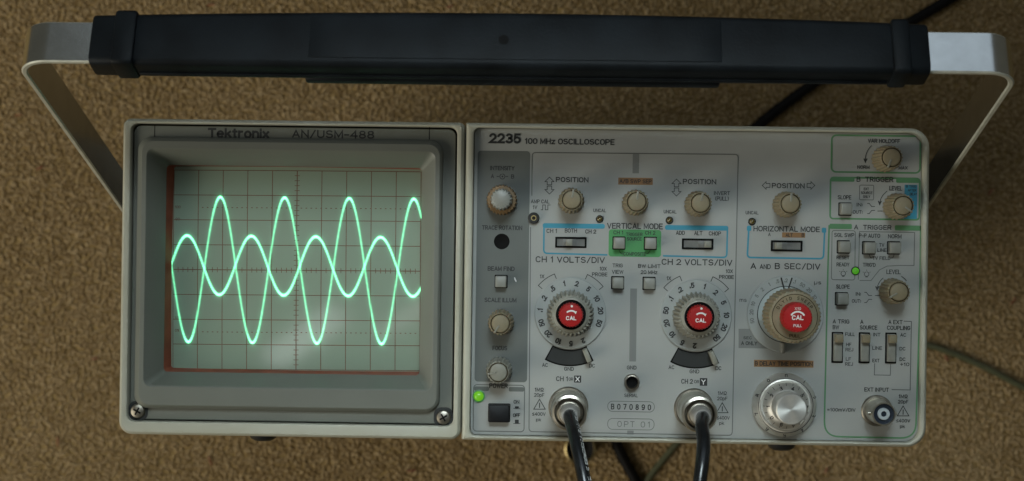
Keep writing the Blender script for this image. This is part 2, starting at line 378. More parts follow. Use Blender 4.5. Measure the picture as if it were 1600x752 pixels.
# ------------------------------------------------------------------ the carpet
mb = MB(); mb.sheet([(-1500, -1500), (1500, -1500), (1500, 1500), (-1500, 1500)], 4.4)
carpet = mb.build('carpet', M_carpet, None, smooth=0); carpet['kind'] = 'structure'
carpet['label'] = 'tan brown cut pile carpet'
def make_pile():
    pitch = 1.8
    xs = np.arange(-415, 400, pitch); ys = np.arange(-190, 225, pitch)
    gx, gy = np.meshgrid(xs, ys); x = gx.ravel() + NR.normal(0, 0.5, gx.size); y = gy.ravel() + NR.normal(0, 0.5, gx.size)
    keep = ~((np.abs(x) < 150) & (np.abs(y) < 50))
    x, y = x[keep], y[keep]; N = len(x)
    h = NR.uniform(6.1, 7.2, N); r = NR.uniform(0.85, 1.6, N)
    lx, ly = NR.normal(0, 0.8, N), NR.normal(-0.2, 0.8, N)
    tone = np.clip(NR.normal(0.5, 0.34, N), 0, 1)
    n = 4; prof = [(0.75, 0.0, 0.0), (1.0, 0.55, 0.5), (0.72, 0.90, 0.95)]
    V = np.zeros((N, n*3+1, 3)); a0 = NR.uniform(0, 6.28, N)
    for k, (pr, pz, pl) in enumerate(prof):
        for i in range(n):
            a = a0 + 2*math.pi*i/n
            rad = r*pr*NR.uniform(0.75, 1.25, N)
            V[:, k*n+i, 0] = x + lx*pl + rad*np.cos(a); V[:, k*n+i, 1] = y + ly*pl + rad*np.sin(a); V[:, k*n+i, 2] = h*pz
    V[:, -1, 0] = x+lx; V[:, -1, 1] = y+ly; V[:, -1, 2] = h
    loops = []; tot = []
    for k in range(2):
        for i in range(n):
            j = (i+1) % n; loops += [k*n+i, k*n+j, (k+1)*n+j, (k+1)*n+i]; tot.append(4)
    for i in range(n):
        loops += [2*n+i, 2*n+(i+1) % n, 3*n]; tot.append(3)
    L = np.array(loops); nv = n*3+1
    LL = (L[None, :] + (np.arange(N)*nv)[:, None]).ravel()
    TT = np.tile(np.array(tot), N); SS = np.concatenate([[0], np.cumsum(TT)[:-1]])
    me = bpy.data.meshes.new('carpet_pile')
    me.vertices.add(N*nv); me.vertices.foreach_set('co', (V*0.001).astype(np.float32).ravel())
    me.loops.add(len(LL)); me.loops.foreach_set('vertex_index', LL.astype(np.int32))
    me.polygons.add(len(TT)); me.polygons.foreach_set('loop_start', SS.astype(np.int32))
    me.update(calc_edges=True); me.validate()
    at = me.attributes.new('tone', 'FLOAT', 'POINT'); at.data.foreach_set('value', np.repeat(tone, nv).astype(np.float32))
    me.materials.append(M_pile); me.shade_smooth()
    o = link('carpet_pile', me, carpet); o['kind'] = 'stuff'
make_pile()
mb = MB()
for px, py in [(64, 263), (30, 180), (150, 560), (330, 720), (640, 735), (1550, 300), (1290, 735), (1480, 560), (1583, 470), (90, 690), (700, 10), (330, 8)]:
    p_ = P(px + R.uniform(-3, 3), py, -ZF+7.0); a_ = R.uniform(0, 3.1); l_ = R.uniform(1.2, 3.2)
    mb.tube([(p_.x-l_*math.cos(a_), p_.y-l_*math.sin(a_), 7.3), (p_.x+R.uniform(-.5, .5), p_.y+R.uniform(-.5, .5), 7.9), (p_.x+l_*math.cos(a_), p_.y+l_*math.sin(a_), 7.3)], 0.5, 6)
lint = mb.build('lint', mat('lint_fibre', (0.30, 0.10, 0.06), 0.9), carpet); lint['kind'] = 'stuff'
PILE = 6.5                       # what lies on the carpet lies on the pile

# ------------------------------------------------------------------ the oscilloscope
scope = empty('oscilloscope', 'grey bench oscilloscope lying face up on the carpet, two green sine waves on its screen', 'oscilloscope')
def part(mb, name, mats, loc=(0, 0, 0), rot=0.0, parent=None, smooth=35):
    return mb.build(name, mats, parent or scope, (loc[0], loc[1], loc[2] + (ZF if parent is None else 0)), rot, smooth)

# outline of the front, from its edges
xl = (P(190, 420).x); xr = (P(1453, 300).x + P(1445, 640).x)/2
yt = (P(300, 186).y + P(1300, 199).y)/2; yb = (P(300, 679).y + P(1300, 698).y)/2
xs_ = P(724, 420).x
W_, H_ = xr-xl, yt-yb; xm, ym = (xl+xr)/2, (yt+yb)/2
# cabinet behind the mouldings
mb = MB()
o1 = rr(xm, ym, W_-5, H_-5, 6)
mb.loft([[(x, y, -436) for x, y in o1], [(x, y, -22) for x, y in o1]], True, True)
part(mb, 'cabinet', M_cab)
# rear feet (the set stands on them)
for sx in (-1, 1):
    for sy in (-1, 1):
        mb = MB(); mb.prism(rr(0, 0, 34, 26, 4), -ZF+PILE-3, -434, 0, bottom=True)
        part(mb, 'rear_foot', M_rubber, (xm+sx*(W_/2-28), ym+sy*(H_/2-20), 0))
# round feet under the case (seen below its lower edge)
def bottom_foot(px, drop):
    q = P(px, 690)
    mb = MB()
    prof = [(7.2, 0), (7.0, 2.5), (6.6, drop*0.6), (5.4, drop*0.88), (3.6, drop)]
    rings = [[(r*math.cos(t), -z, r*math.sin(t)) for t in [2*math.pi*i/28 for i in range(28)]] for r, z in prof]
    mb.loft(rings, False, True)
    part(mb, 'bottom_foot', M_rubber, (q.x, yb+2.6, -34))
bottom_foot(388, 8.6); bottom_foot(1242, 9.0)

LIP = 2.6
def moulding(name, x0, x1, y0, y1, ro, ix0, ix1, iy0, iy1, ri, rn):
    cx, cy, w, h = (x0+x1)/2, (y0+y1)/2, x1-x0, y1-y0
    icx, icy, iw, ih = (ix0+ix1)/2, (iy0+iy1)/2, ix1-ix0, iy1-iy0
    def o(d, z): return [(x, y, z) for x, y in rr(cx, cy, w-2*d, h-2*d, [max(0.3, q-d) for q in ro], 8)]
    def i(d, z): return [(x, y, z) for x, y in rr(icx, icy, iw-2*d, ih-2*d, ri, 8)]
    mb = MB()
    mb.loft([o(1.5, -26), o(0.6, -12), o(0.0, -1.6), o(0.15, 0.6), o(0.7, LIP-0.5), o(1.4, LIP), i(-0.7, LIP), i(-0.2, LIP-0.25), i(0, LIP-0.9), i(0, -4)], False, False)
    return part(mb, name, M_case)
gx0, gx1 = P(204, 420).x, P(712, 420).x
gy1 = (P(260, 194.5, 1).y + P(690, 198, 1).y)/2; gy0 = (P(260, 658, 1).y + P(690, 666, 1).y)/2
moulding('screen_frame', xl, xs_, yb, yt, (2.6, 3.2, 5.5, 4.0), gx0, gx1, gy0, gy1, 3.2, 8)
px0, px1 = P(738, 420).x, (P(1440, 320).x+P(1435, 620).x)/2
py1 = (P(800, 199.5, 1).y + P(1380, 209, 1).y)/2; py0 = (P(800, 682, 1).y + P(1380, 690, 1).y)/2
moulding('panel_frame', xs_+0.1, xr, yb, yt, (8, 0.8, 0.8, 8), px0, px1, py0, py1, (6.0, 2.6, 2.6, 6.0), 8)
# black ring sheet standing in for the shade in the gap round the bezel
mb = MB(); mb.ringsheet(rr((gx0+gx1)/2, (gy0+gy1)/2, gx1-gx0-.02, gy1-gy0-.02, 3), rr((gx0+gx1)/2, (gy0+gy1)/2, gx1-gx0-4, gy1-gy0-4, 3), -2.9)
part(mb, 'gap_shade_sheet', M_black, smooth=0)

# ---- front panel
panel_mb = MB(); panel_mb.prism(rr((px0+px1)/2, (py0+py1)/2, px1-px0-0.5, py1-py0-0.5, (5.8, 2.4, 2.4, 5.8), 8), -2.5, 0, 0)
panel = part(panel_mb, 'front_panel', M_panel)

def patch(x0, x1, y0, y1, m, r=1.0, z=0.06, name='printed_patch'):
    a = P(x0, (y0+y1)/2); b = P(x1, (y0+y1)/2); c = P((x0+x1)/2, y0); d = P((x0+x1)/2, y1)
    mb = MB(); mb.sheet(rr((a.x+b.x)/2, (c.y+d.y)/2, b.x-a.x, c.y-d.y, r), z)
    return mb.build(name, m, panel, smooth=0)
def frame(x0, x1, y0, y1, m, wpx, r=1.2, z=0.09, name='printed_box'):
    a = P(x0, (y0+y1)/2); b = P(x1, (y0+y1)/2); c = P((x0+x1)/2, y0); d = P((x0+x1)/2, y1)
    cx, cy, w, h = (a.x+b.x)/2, (c.y+d.y)/2, b.x-a.x, c.y-d.y
    t = wpx*K
    mb = MB(); mb.ringsheet(rr(cx, cy, w, h, r), rr(cx, cy, w-2*t, h-2*t, max(0.05, r-t)), z)
    return mb.build(name, m, panel, smooth=0)
def line(pts, m=None, wpx=1.3, z=0.12, name='printed_line', closed=False):
    mb = MB(); mb.stroke([tuple(P(*p)) for p in pts], wpx*K, z, closed=closed)
    return mb.build(name, m or M_line, panel, smooth=0)
def rounded(pts, r, n=5):
    out = [pts[0]]
    for i in range(1, len(pts)-1):
        p = Vector(pts[i]); a = Vector(pts[i-1])-p; c = Vector(pts[i+1])-p
        q = min(r, a.length*0.48, c.length*0.48); A = p+a.normalized()*q; C = p+c.normalized()*q
        for k in range(n+1):
            t = k/n; out.append(tuple(A*(1-t)**2 + p*2*t*(1-t) + C*t*t))
    out.append(pts[-1]); return out
def arc(cpx, cpy, rpx, a0, a1, n=12):
    """clock angles: 0 at the top, clockwise"""
    return [(cpx + rpx*math.sin(math.radians(a0+(a1-a0)*i/n)), cpy - rpx*math.cos(math.radians(a0+(a1-a0)*i/n))) for i in range(n+1)]

patch(744, 826, 236, 597, M_zone, 1.4)
frame(739, 820, 601, 675, M_line, 1.4, 1.6)
patch(741, 764, 604, 611, M_zone, 0.6); patch(795, 819, 605, 612, M_zone, 0.6)
# vertical section outline with its gap at the calibrator jack
line(rounded([(831, 306), (831.5, 238.5), (1153.5, 241.5), (1144, 680.5), (826.5, 674.5), (829, 355)], 6))
patch(988.5, 998.5, 241, 271, M_grey, 0.1); patch(984, 994.5, 451, 565, M_grey, 0.1); patch(980, 990, 673, 679, M_grey, 0.1)
# cyan, green and orange areas
patch(848, 945, 349.5, 357, M_cyan, 0.8)
line(rounded([(949, 398.5), (849.5, 396), (850, 353)], 6), M_cyan, 2.4)
patch(1039, 1138, 352.5, 360, M_cyan, 0.8)
line(rounded([(1036, 400), (1135.5, 402.5), (1136.5, 358)], 6), M_cyan, 2.4)
patch(951, 1033, 359, 401.5, M_gfill, 1.2)
line(rounded([(1170, 355), (1167.5, 402.5), (1286.5, 404.5), (1288.5, 358)], 6), M_cyan, 2.6)
patch(1167, 1174, 353, 361, M_cyan, 0.5); patch(1284, 1291, 356, 364, M_cyan, 0.5)
patch(966, 1020, 278, 289, M_orange, 0.2); patch(1222, 1258, 363.5, 371.5, M_orange, 0.2)
patch(1178, 1271, 563, 574, M_orange, 0.2)
patch(1413, 1433, 289, 343, M_cyan, 0.2)
# green trigger boxes
frame(1298, 1439, 211, 271, M_green, 2.6, 2.2)
frame(1296, 1438, 277, 344, M_green, 2.6, 1.6)
patch(1298, 1335, 277, 284, M_green, 0.5, 0.12); patch(1400, 1437, 279, 286, M_green, 0.5, 0.12)
line(rounded([(1438.5, 353), (1437, 480), (1430.5, 685), (1287.5, 682), (1293.5, 420), (1295.5, 352)], 24, 8), M_green, 2.4)
patch(1296, 1331, 350, 358, M_green, 0.5, 0.12); patch(1398, 1439, 352.5, 360.5, M_green, 0.5, 0.12)
frame(1299, 1336.5, 360, 438, M_line, 1.1, 1.0)
line([(1341, 437), (1343, 362), (1429, 363.5), (1428, 415)] + [(1404, 415), (1386, 416), (1374, 422), (1366, 432), (1361, 438.5), (1343, 438.5)], M_line, 1.1)
frame(1342.5, 1365.5, 289, 313, M_line, 1.0, 0.6)
line([(1412, 502), (1424, 502.5), (1422, 609.5), (1393, 609)], M_line, 1.2)
line([(1366.5, 568), (1366, 586), (1391, 586.5), (1391.5, 569)], M_line, 1.1)

q = P(805, 437); mb = MB(); mb.sheet([(-0.5, 0.9), (-0.1, 0.9), (0.5, -0.4), (0.55, -1.0), (0.2, -0.9), (-0.3, -0.1)][::-1], 0.09); _c = mb.build('paint_chip', M_white, panel, (q.x, q.y, 0), smooth=0)
# lettering
bold = 0.016
LEG = [
 ('2235', 789, 216.5, 50, 16, bold), ('100 MHz OSCILLOSCOPE', 890, 221.5, 140, 9, 0.0),
 ('INTENSITY', 785, 263, 38, 6.8, 0.004), ('A', 769.5, 275.5, 5, 6.5, 0.004), ('B', 801, 276, 5, 6.5, 0.004),
 ('TRACE ROTATION', 784.5, 356, 63, 7, 0.004), ('BEAM FIND', 783, 420, 42, 7, 0.004), ('SCALE ILLUM', 782, 469, 50, 7, 0.004),
 ('FOCUS', 781, 544, 23, 7, 0.004), ('POWER', 779, 603, 29, 7.5, 0.006),
 ('ON', 807, 628, 9, 6, 0.004), ('OFF', 807, 649, 11, 6, 0.004),
 ('AMP CAL', 844, 315, 29, 6, 0.002), ('1V', 836, 324, 7, 6, 0.002),
 ('POSITION', 894, 281, 51, 8, 0.004), ('UNCAL', 937, 329, 20, 5.5, 0.0),
 ('A/B SWP SEP', 993, 283.5, 50, 7, 0.006), ('POSITION', 1093, 284, 52, 8, 0.004),
 ('INVERT', 1128, 302, 25, 6, 0.0), ('(PULL)', 1128, 310.5, 21, 7, 0.0), ('UNCAL', 1047, 331, 20, 5.5, 0.0),
 ('VERTICAL MODE', 992, 353.5, 87, 9.2, 0.0),
 ('CH 1', 862, 361, 16, 6.5, 0.0), ('BOTH', 892, 360.5, 19, 6.5, 0.0), ('CH 2', 923, 362, 17, 6.5, 0.0),
 ('ADD', 1063, 364, 14, 6.5, 0.0), ('ALT', 1091, 364.5, 13, 6.5, 0.0), ('CHOP', 1117, 365, 19, 6.5, 0.0),
 ('CH 1', 966, 363.5, 15, 6, 0.0), ('CH 2', 1016, 364, 16, 6, 0.0), ('TRIGGER', 991, 366.5, 26, 5.5, 0.0),
 ('SOURCE', 991, 373.5, 23, 5.5, 0.0), ('COMPOSITE', 991.5, 397, 35, 5.5, 0.0),
 ('CH 1 VOLTS/DIV', 891, 406, 108, 10.5, 0.0), ('CH 2 VOLTS/DIV', 1089, 410, 110, 10.5, 0.0),
 ('TRIG', 965, 415, 16, 6, 0.0), ('VIEW', 965, 425, 18, 6, 0.0), ('BW LIMIT', 1014.5, 416, 35, 6, 0.0), ('20 MHz', 1014, 425.5, 26, 6, 0.0),
 ('1X', 847, 432, 7, 6, 0.0), ('10X', 942.5, 420, 11, 6, 0.0), ('PROBE', 937, 429, 24, 6, 0.0),
 ('1X', 1045, 435, 7, 6, 0.0), ('10X', 1139.5, 424, 11, 6, 0.0), ('PROBE', 1135, 433, 23, 6, 0.0),
 ('AC', 851.5, 570.5, 9, 6, 0.0), ('GND', 889, 576.5, 15, 6.2, 0.0), ('DC', 925, 571.5, 9, 6, 0.0),
 ('AC', 1049, 574, 9, 6, 0.0), ('GND', 1085, 580.5, 15, 6.2, 0.0), ('DC', 1122.5, 575.5, 9, 6, 0.0),
 ('CH 1', 878, 592, 18, 7.5, 0.0), ('OR', 892, 592.5, 7, 5, 0.0), ('CH 2', 1073.5, 596, 18, 7.5, 0.0), ('OR', 1088.5, 596.5, 8, 5, 0.0),
 ('GND', 987, 574.5, 15, 6, 0.0), ('SERIAL', 986, 618, 21, 5.5, 0.0),  ('1MΩ', 842.5, 609, 14, 6, 0.0), ('20pF', 842.5, 618, 16, 7, 0.0), ('≤400V', 842, 647, 21, 5.5, 0.0), ('pk', 841.5, 656.5, 8, 6.5, 0.0),
 ('1MΩ', 1128.5, 614.5, 14, 6, 0.0), ('20pF', 1128.5, 623.5, 16, 7, 0.0), ('≤400V', 1130, 653, 20, 5.5, 0.0), ('pk', 1127.5, 662, 8, 6.5, 0.0),
 ('POSITION', 1231.5, 290.5, 51, 8, 0.004), ('UNCAL', 1175, 332.5, 20, 5.5, 0.0), ('HORIZONTAL MODE', 1229, 358, 103, 8.5, 0.0),
 ('A', 1202, 366.5, 4, 5.5, 0.0), ('ALT', 1233, 367.5, 11, 5.5, 0.004), ('B', 1254.5, 367.5, 4, 5.5, 0.004),
 ('A', 1177, 416, 9, 9.5, 0.0), ('AND', 1195.5, 416.8, 17, 7.5, 0.0), ('B', 1214.5, 416, 8, 9.5, 0.0), ('SEC/DIV', 1253.5, 416.5, 56, 10.5, 0.0),
 ('ms', 1161, 469.5, 11, 4.5, 0.0), ('μs', 1277.5, 443, 11, 6, 0.0), ('B DELAY TIME POSITION', 1224.5, 568.5, 90, 7, 0.004),
 ('VAR HOLDOFF', 1381, 220.5, 50, 6.5, 0.004), ('NORM', 1349, 261.5, 19, 5.5, 0.0), ('MAX', 1411, 262.5, 14, 5.5, 0.0),
 ('B  TRIGGER', 1367, 280.5, 57, 8, 0.0), ('LEVEL', 1399.5, 294.5, 20, 7, 0.0), ('SLOPE', 1319.5, 308.5, 21, 6.5, 0.0),
 ('EXT', 1353.5, 295.5, 8, 4.2, 0.0), ('SOURCE', 1354, 301.5, 18, 4.2, 0.0), ('ONLY', 1354, 307.5, 11, 4.2, 0.0),
 ('IN:', 1343, 320, 9, 5.5, 0.0), ('OUT:', 1340, 331.5, 15, 5.5, 0.0),
 ('B TRIG', 1423.5, 291.5, 16, 4, 0.0), ('AFTER', 1425, 297.5, 13, 4, 0.0), ('DELAY', 1427, 303.5, 11, 4, 0.0),
 ('A  TRIGGER', 1363.5, 355.5, 58, 7.5, 0.0), ('SGL SWP', 1319, 367.5, 31, 6.5, 0.0), ('RESET', 1317, 402.5, 20, 5.5, 0.0),
 ('READY', 1317, 413.5, 20, 6, 0.0), ('P-P AUTO', 1358.5, 368.5, 33, 6.5, 0.0), ('NORM', 1398, 369.5, 21, 6.5, 0.0),
 ('TV', 1377.5, 383, 8, 5.5, 0.0), ('LINE', 1378, 391, 14, 5.5, 0.0), ('TV FIELD', 1377, 403.5, 28, 5.5, 0.0), ("TRIG'D", 1358, 414, 20, 6, 0.0),
 ('LEVEL', 1396, 425, 22, 7, 0.0), ('SLOPE', 1317, 448, 21, 6.5, 0.0), ('IN:', 1341, 459.5, 8, 5.5, 0.0), ('OUT:', 1338, 470.5, 14, 5.5, 0.0),
 ('A TRIG', 1314, 502.5, 26, 6.5, 0.0), ('BW', 1306, 511.5, 10, 6.5, 0.0), ('A', 1346.5, 503, 5, 6.5, 0.0), ('SOURCE', 1357, 512, 27, 6.5, 0.0),
 ('A EXT', 1399, 503.5, 22, 6.5, 0.0), ('COUPLING', 1404, 512.5, 36, 6.5, 0.0),
 ('FULL', 1328, 522.5, 15, 5.5, 0.0), ('HF', 1326, 538.5, 8, 5.5, 0.0), ('REJ', 1327, 546.5, 12, 5.5, 0.0), ('LF', 1325.5, 561, 8, 5.5, 0.0), ('REJ', 1326.5, 569, 12, 5.5, 0.0),
 ('INT', 1370, 523, 11, 5.5, 0.0), ('LINE', 1370.5, 544, 15, 5.5, 0.0), ('EXT', 1368.5, 563.5, 11, 5.5, 0.0),
 ('AC', 1411, 523.5, 9, 5.5, 0.0), ('DC', 1410, 545, 9, 5.5, 0.0), ('DC', 1410, 561.5, 9, 5.5, 0.0), ('÷10', 1413.5, 569.5, 14, 5.5, 0.0),
 ('EXT INPUT', 1369.5, 609, 38, 6.5, 0.0), ('1MΩ', 1411, 619.5, 14, 6, 0.0), ('20pF', 1411, 628.5, 16, 7, 0.0), ('≤400V', 1411, 657.5, 22, 5.5, 0.0), ('pk', 1410, 667, 8, 6.5, 0.0),
 ('≈100mV/DIV', 1314.5, 640.5, 44, 6, 0.0),
]
for t, x, y, wd, hh, off in LEG: legend(t, x, y, wd, hh, None, None, off)
for i, ch in enumerate('B070890'): legend(ch, 957.3+i*9.55, 635.4+i*0.22, 5.2, 9, None, None, 0.0)
for ch, x in zip('OPT01', (968, 978.5, 988, 1004.5, 1013.5)): legend(ch, x, 662.6+(x-968)*0.022, 3.0 if ch == '1' else 6.6, 9, None, M_line, -0.006)
# white on black letters
patch(897, 908, 587, 598, M_ink, 0.1, 0.08); legend('X', 902.5, 592.5, 7, 8, m=M_white, z=0.2)
patch(1093.5, 1105, 591, 603, M_ink, 0.1, 0.08); legend('Y', 1099, 597, 7, 8, m=M_white, z=0.2)
# serial and option windows
frame(949, 1023, 627, 644, M_line, 0.9, 2.1); frame(949, 1022.5, 654, 672, M_line, 0.9, 2.1)
# outline arrows
def updown(cx, cy):
    line([(cx-7, cy-6), (cx, cy-13), (cx+7, cy-6), (cx+3.5, cy-6), (cx+3.5, cy-1), (cx-3.5, cy-1), (cx-3.5, cy-6)], M_ink, 1.0, closed=True)
    line([(cx-7, cy+6.5), (cx, cy+13.5), (cx+7, cy+6.5), (cx+3.5, cy+6.5), (cx+3.5, cy+1), (cx-3.5, cy+1), (cx-3.5, cy+6.5)], M_ink, 1.0, closed=True)
updown(858.5, 290); updown(1057, 293)
for sx, x0 in ((-1, 1203), (1, 1261)):
    line([(x0, 287), (x0+sx*6, 287), (x0+sx*6, 284), (x0+sx*12, 290), (x0+sx*6, 296), (x0+sx*6, 293), (x0, 293)], M_ink, 1.0, closed=True)
# warning triangles
for cx, cy, s_ in ((843, 632, 1.0), (1128.5, 637.5, 1.0), (1411, 642.5, 1.0)):
    line([(cx-9*s_, cy+7.5), (cx, cy-8), (cx+9*s_, cy+7.5)], M_ink, 1.2, closed=True)
    legend('!', cx, cy+1.5, 1.6, 8)
# square wave, push in / push out marks, intensity mark, lamp marks, slope marks
line([(845, 328), (848, 328), (848, 320.5), (852, 320.5), (852, 328), (856, 328), (856, 320.5), (860, 320.5)], M_ink, 1.0)
for y, hgt in ((637, 3), (661, 6)):
    line([(802, y+1), (813, y+1)], M_ink, 0.9); patch(804.5, 810.5, y-hgt+1, y+1, M_ink, 0.05, 0.1)
line(arc(785, 276, 4, 0, 345), M_ink, 1.2); patch(783.6, 786.4, 274.6, 277.4, M_ink, 0.3, 0.1); line([(776, 276), (780, 276)], M_ink, 1.2); line([(790, 276), (794, 276)], M_ink, 1.2)
for cx, cy in ((1317.5, 427.5), (1354, 428.5)):
    line(arc(cx, cy, 3.6, 0, 345), M_ink, 0.9); line([(cx-2, cy+4.5), (cx+2, cy+4.5)], M_ink, 0.9)
    for a in (-60, 0, 60): line(arc(cx, cy, 5.2, a, a, 1)[:1]+arc(cx, cy, 7.0, a, a, 1)[:1], M_ink, 0.7)
for cx, cy in ((1360, 321), (1355.5, 460)):
    line([(cx-5, cy-3), (cx-2, cy-3), (cx+2, cy+2), (cx+7, cy+2)], M_ink, 1.0)
    line([(cx-5, cy+13), (cx-2, cy+13), (cx+2, cy+8), (cx+7, cy+8)], M_ink, 1.0)
# small curved arrows beside the level knobs
for cx, cy, r0, a0, a1 in ((1382, 250, 30, -92, -42), (1402, 322, 28, -80, -35), (1396, 455, 26, -80, -38)):
    pts = arc(cx, cy, r0, a0, a1); line(pts, M_ink, 1.1)
    x, y = pts[0]; line([(x-2.2, y-3), (x, y+2.5), (x+2.6, y-3)], M_ink, 1.6)
line(arc(1396, 455, 26, 28, 52), M_ink, 1.1)
line([(1371, 330), (1379, 330)], M_ink, 1.0); line([(1367, 462), (1375, 462)], M_ink, 1.0)
line([(967, 391), (970, 396), (973, 397)], M_ink, 0.9); line([(1016, 391), (1013, 396), (1010, 397)], M_ink, 0.9)
line([(1358, 398), (1360, 403), (1363, 403.5)], M_ink, 0.9); line([(1397, 398), (1395, 403), (1392, 403.5)], M_ink, 0.9)

# ---- the screen side
bez_x0, bez_x1, bez_y0, bez_y1 = gx0+0.7, gx1-0.7, gy0+0.6, gy1-0.7
RID = 4.0; SLB = -6.0
def box_at(l, r, t, b, h, midx=463, midy=422):
    return (P(l, midy, h).x, P(r, midy, h).x, P(midx, b, h).y, P(midx, t, h).y)
def ringbox(bx, r, z, n=8): return [(x, y, z) for x, y in rr((bx[0]+bx[1])/2, (bx[2]+bx[3])/2, bx[1]-bx[0], bx[3]-bx[2], r, n)]
bo = (bez_x0, bez_x1, bez_y0, bez_y1)
r0 = box_at(214, 690, 217, 641, 0.0); r1 = box_at(215.5, 688.5, 219.5, 640, RID); r2 = box_at(228, 676, 236, 606.5, RID); r3 = box_at(258, 657.5, 260.5, 584, SLB)
def grow(b, d): return (b[0]-d, b[1]+d, b[2]-d, b[3]+d)
mb = MB()
mb.loft([ringbox(bo, 3, -3), ringbox(bo, 3, -0.25), ringbox(grow(bo, -0.25), 2.8, 0), ringbox(r0, 5.5, 0), ringbox(r0, 5.5, 1.0), ringbox(grow(r1, -0.2), 5.2, RID-0.8), ringbox(grow(r1, -1.0), 4.8, RID),
         ringbox(grow(r2, 0.5), 3.2, RID), ringbox(grow(r2, -0.1), 2.8, RID-0.4), ringbox(r3, 1.6, SLB)], False, False)
bezel = part(mb, 'screen_bezel', M_bezel, smooth=28)
# two joint lines in the name strip
for x, ya, yb2 in ((242, 194.5, 218), (671, 197, 219)):
    a, c = P(x, ya), P(x, yb2); mb = MB(); mb.sheet(rr(a.x, (a.y+c.y)/2, 0.35, a.y-c.y-0.4, 0.05), 0.03)
    mb.build('joint_line', M_black, bezel, smooth=0)
for t, x, y, wd, hh, off in (('Tektronix', 373, 208.5, 97, 16, 0.016), ('AN/USM-488', 520.5, 210, 129, 14, 0.008)):
    p = P(x, y); text(t, bezel, p.x, p.y, wd*K, hh*K, 0.08, M_ink, off)
# the two cross-head screws in the lower corners
def screw(px, py):
    p = P(px, py); mb = MB()
    mb.prism(rr(0, 0, 8.0, 8.0, 3.0), 0.0, 0.05, 0)
    pl = part(mb, 'screw', [M_slot], (p.x, p.y, 0.02))
    h = MB(); h.lathe([(3.0, 0), (3.0, 0.8), (2.6, 1.5), (1.6, 1.9), (0.4, 2.0)], 32)
    h.build('screw_head', M_nickd, pl, (0, 0, 0.05))
    c = MB(); a = R.uniform(0.2, 1.2)
    for k in range(2):
        q = [(0.33*sx, 1.65*sy) for sx, sy in ((1, 1), (-1, 1), (-1, -1), (1, -1))]
        t = a + k*math.pi/2
        c.prism([(x*math.cos(t)-y*math.sin(t), x*math.sin(t)+y*math.cos(t)) for x, y in q], 1.2, 2.06+0.01*k)
    c.build('cross_recess', M_black, pl, (0, 0, 0), smooth=0)
screw(216, 642); screw(693, 652)

# gasket and screen
mb = MB()
sb = box_at(268.5, 659, 262, 578.5, -10.0)
mb.loft([ringbox(grow(r3, 0.05), 1.6, SLB-0.1), ringbox(grow(r3, -0.05), 1.6, SLB-0.9), ringbox(grow(sb, 0.4), 1.2, -9.3), ringbox(grow(sb, -0.2), 1.0, -11.5)], False, False)
part(mb, 'screen_gasket', M_gasket)
scx, scy = (sb[0]+sb[1])/2, (sb[2]+sb[3])/2; shw, shh = (sb[1]-sb[0])/2+1.5, (sb[3]-sb[2])/2+1.5
def zs(x, y): return -9.3 - 1.1*((x-scx)/shw)**2 - 0.9*((y-scy)/shh)**2
nx, ny = 28, 22; mb = MB()
for j in range(ny+1):
    for i in range(nx+1):
        x = scx-shw+2*shw*i/nx; y = scy-shh+2*shh*j/ny; mb.v.append((x, y, zs(x, y)))
for j in range(ny):
    for i in range(nx):
        a = j*(nx+1)+i; mb.face((a, a+1, a+nx+2, a+nx+1))
screen = part(mb, 'screen', M_phos, smooth=60)
HS = -9.7
def SP(px, py): return P(px, py, HS)
# graticule: 10 x 8 divisions, each line its own strip on the glass
def gx_(i): return 463.3 + (i-5)*38.65
def gy_(j, px=463): return 422.6 + (j-4)*38.9 + (px-463)*0.0072
def sline(mb, a, b, wpx):
    """strip following the curved glass"""
    A, B = SP(*a), SP(*b); n = 12; d = (B-A); nn = Vector((-d.y, d.x)).normalized()*wpx*K*0.5
    b0 = len(mb.v)
    for k in range(n+1):
        q = A+d*k/n
        for e in (1, -1):
            t = q+nn*e; mb.v.append((t.x, t.y, zs(t.x, t.y)+0.05))
    for k in range(n): mb.face((b0+2*k, b0+2*k+1, b0+2*k+3, b0+2*k+2))
for i in range(11):
    mb = MB(); x = gx_(i); sk = -0.007
    sline(mb, (x-157*sk*-1*0+ (gy_(0)-422)*sk, gy_(0, x)), (x+(gy_(8)-422)*sk, gy_(8, x)), 1.5 if i == 5 else 1.2)
    mb.build('graticule_line', M_grat, screen, smooth=0)
for j in range(9):
    mb = MB()
    sline(mb, (gx_(0), gy_(j, gx_(0))), (gx_(10), gy_(j, gx_(10))), 1.5 if j == 4 else 1.2)
    mb.build('graticule_line', M_grat, screen, smooth=0)
mb = MB()
for i in range(51):
    x = 463.3 + (i-25)*38.65/5
    if i % 5: sline(mb, (x, gy_(4, x)-4), (x, gy_(4, x)+4), 1.0)
    for yy in (1.5, 6.5):
        if i % 1 == 0 and i > 5: 
            y = gy_(4, x) + (-2.5 if yy < 4 else 2.5)*38.9
            sline(mb, (x-1.3, y), (x+1.3, y), 1.3)
for j in range(41):
    y = 422.6 + (j-20)*38.9/5
    if j % 5: sline(mb, (463.3-4-(y-422)*0.007, y), (463.3+4-(y-422)*0.007, y), 1.0)
mb.build('graticule_ticks', M_grat, screen, smooth=0)
for t, x, y in (('100', 277, 323.5), ('90', 277, 342.5), ('10', 276, 497), ('0%', 276, 516.5)):
    q = SP(x, y); text(t, screen, q.x, q.y, 9*K if t == '100' else 7*K, 4.5*K, zs(q.x, q.y)+0.07, M_grat, 0.0)

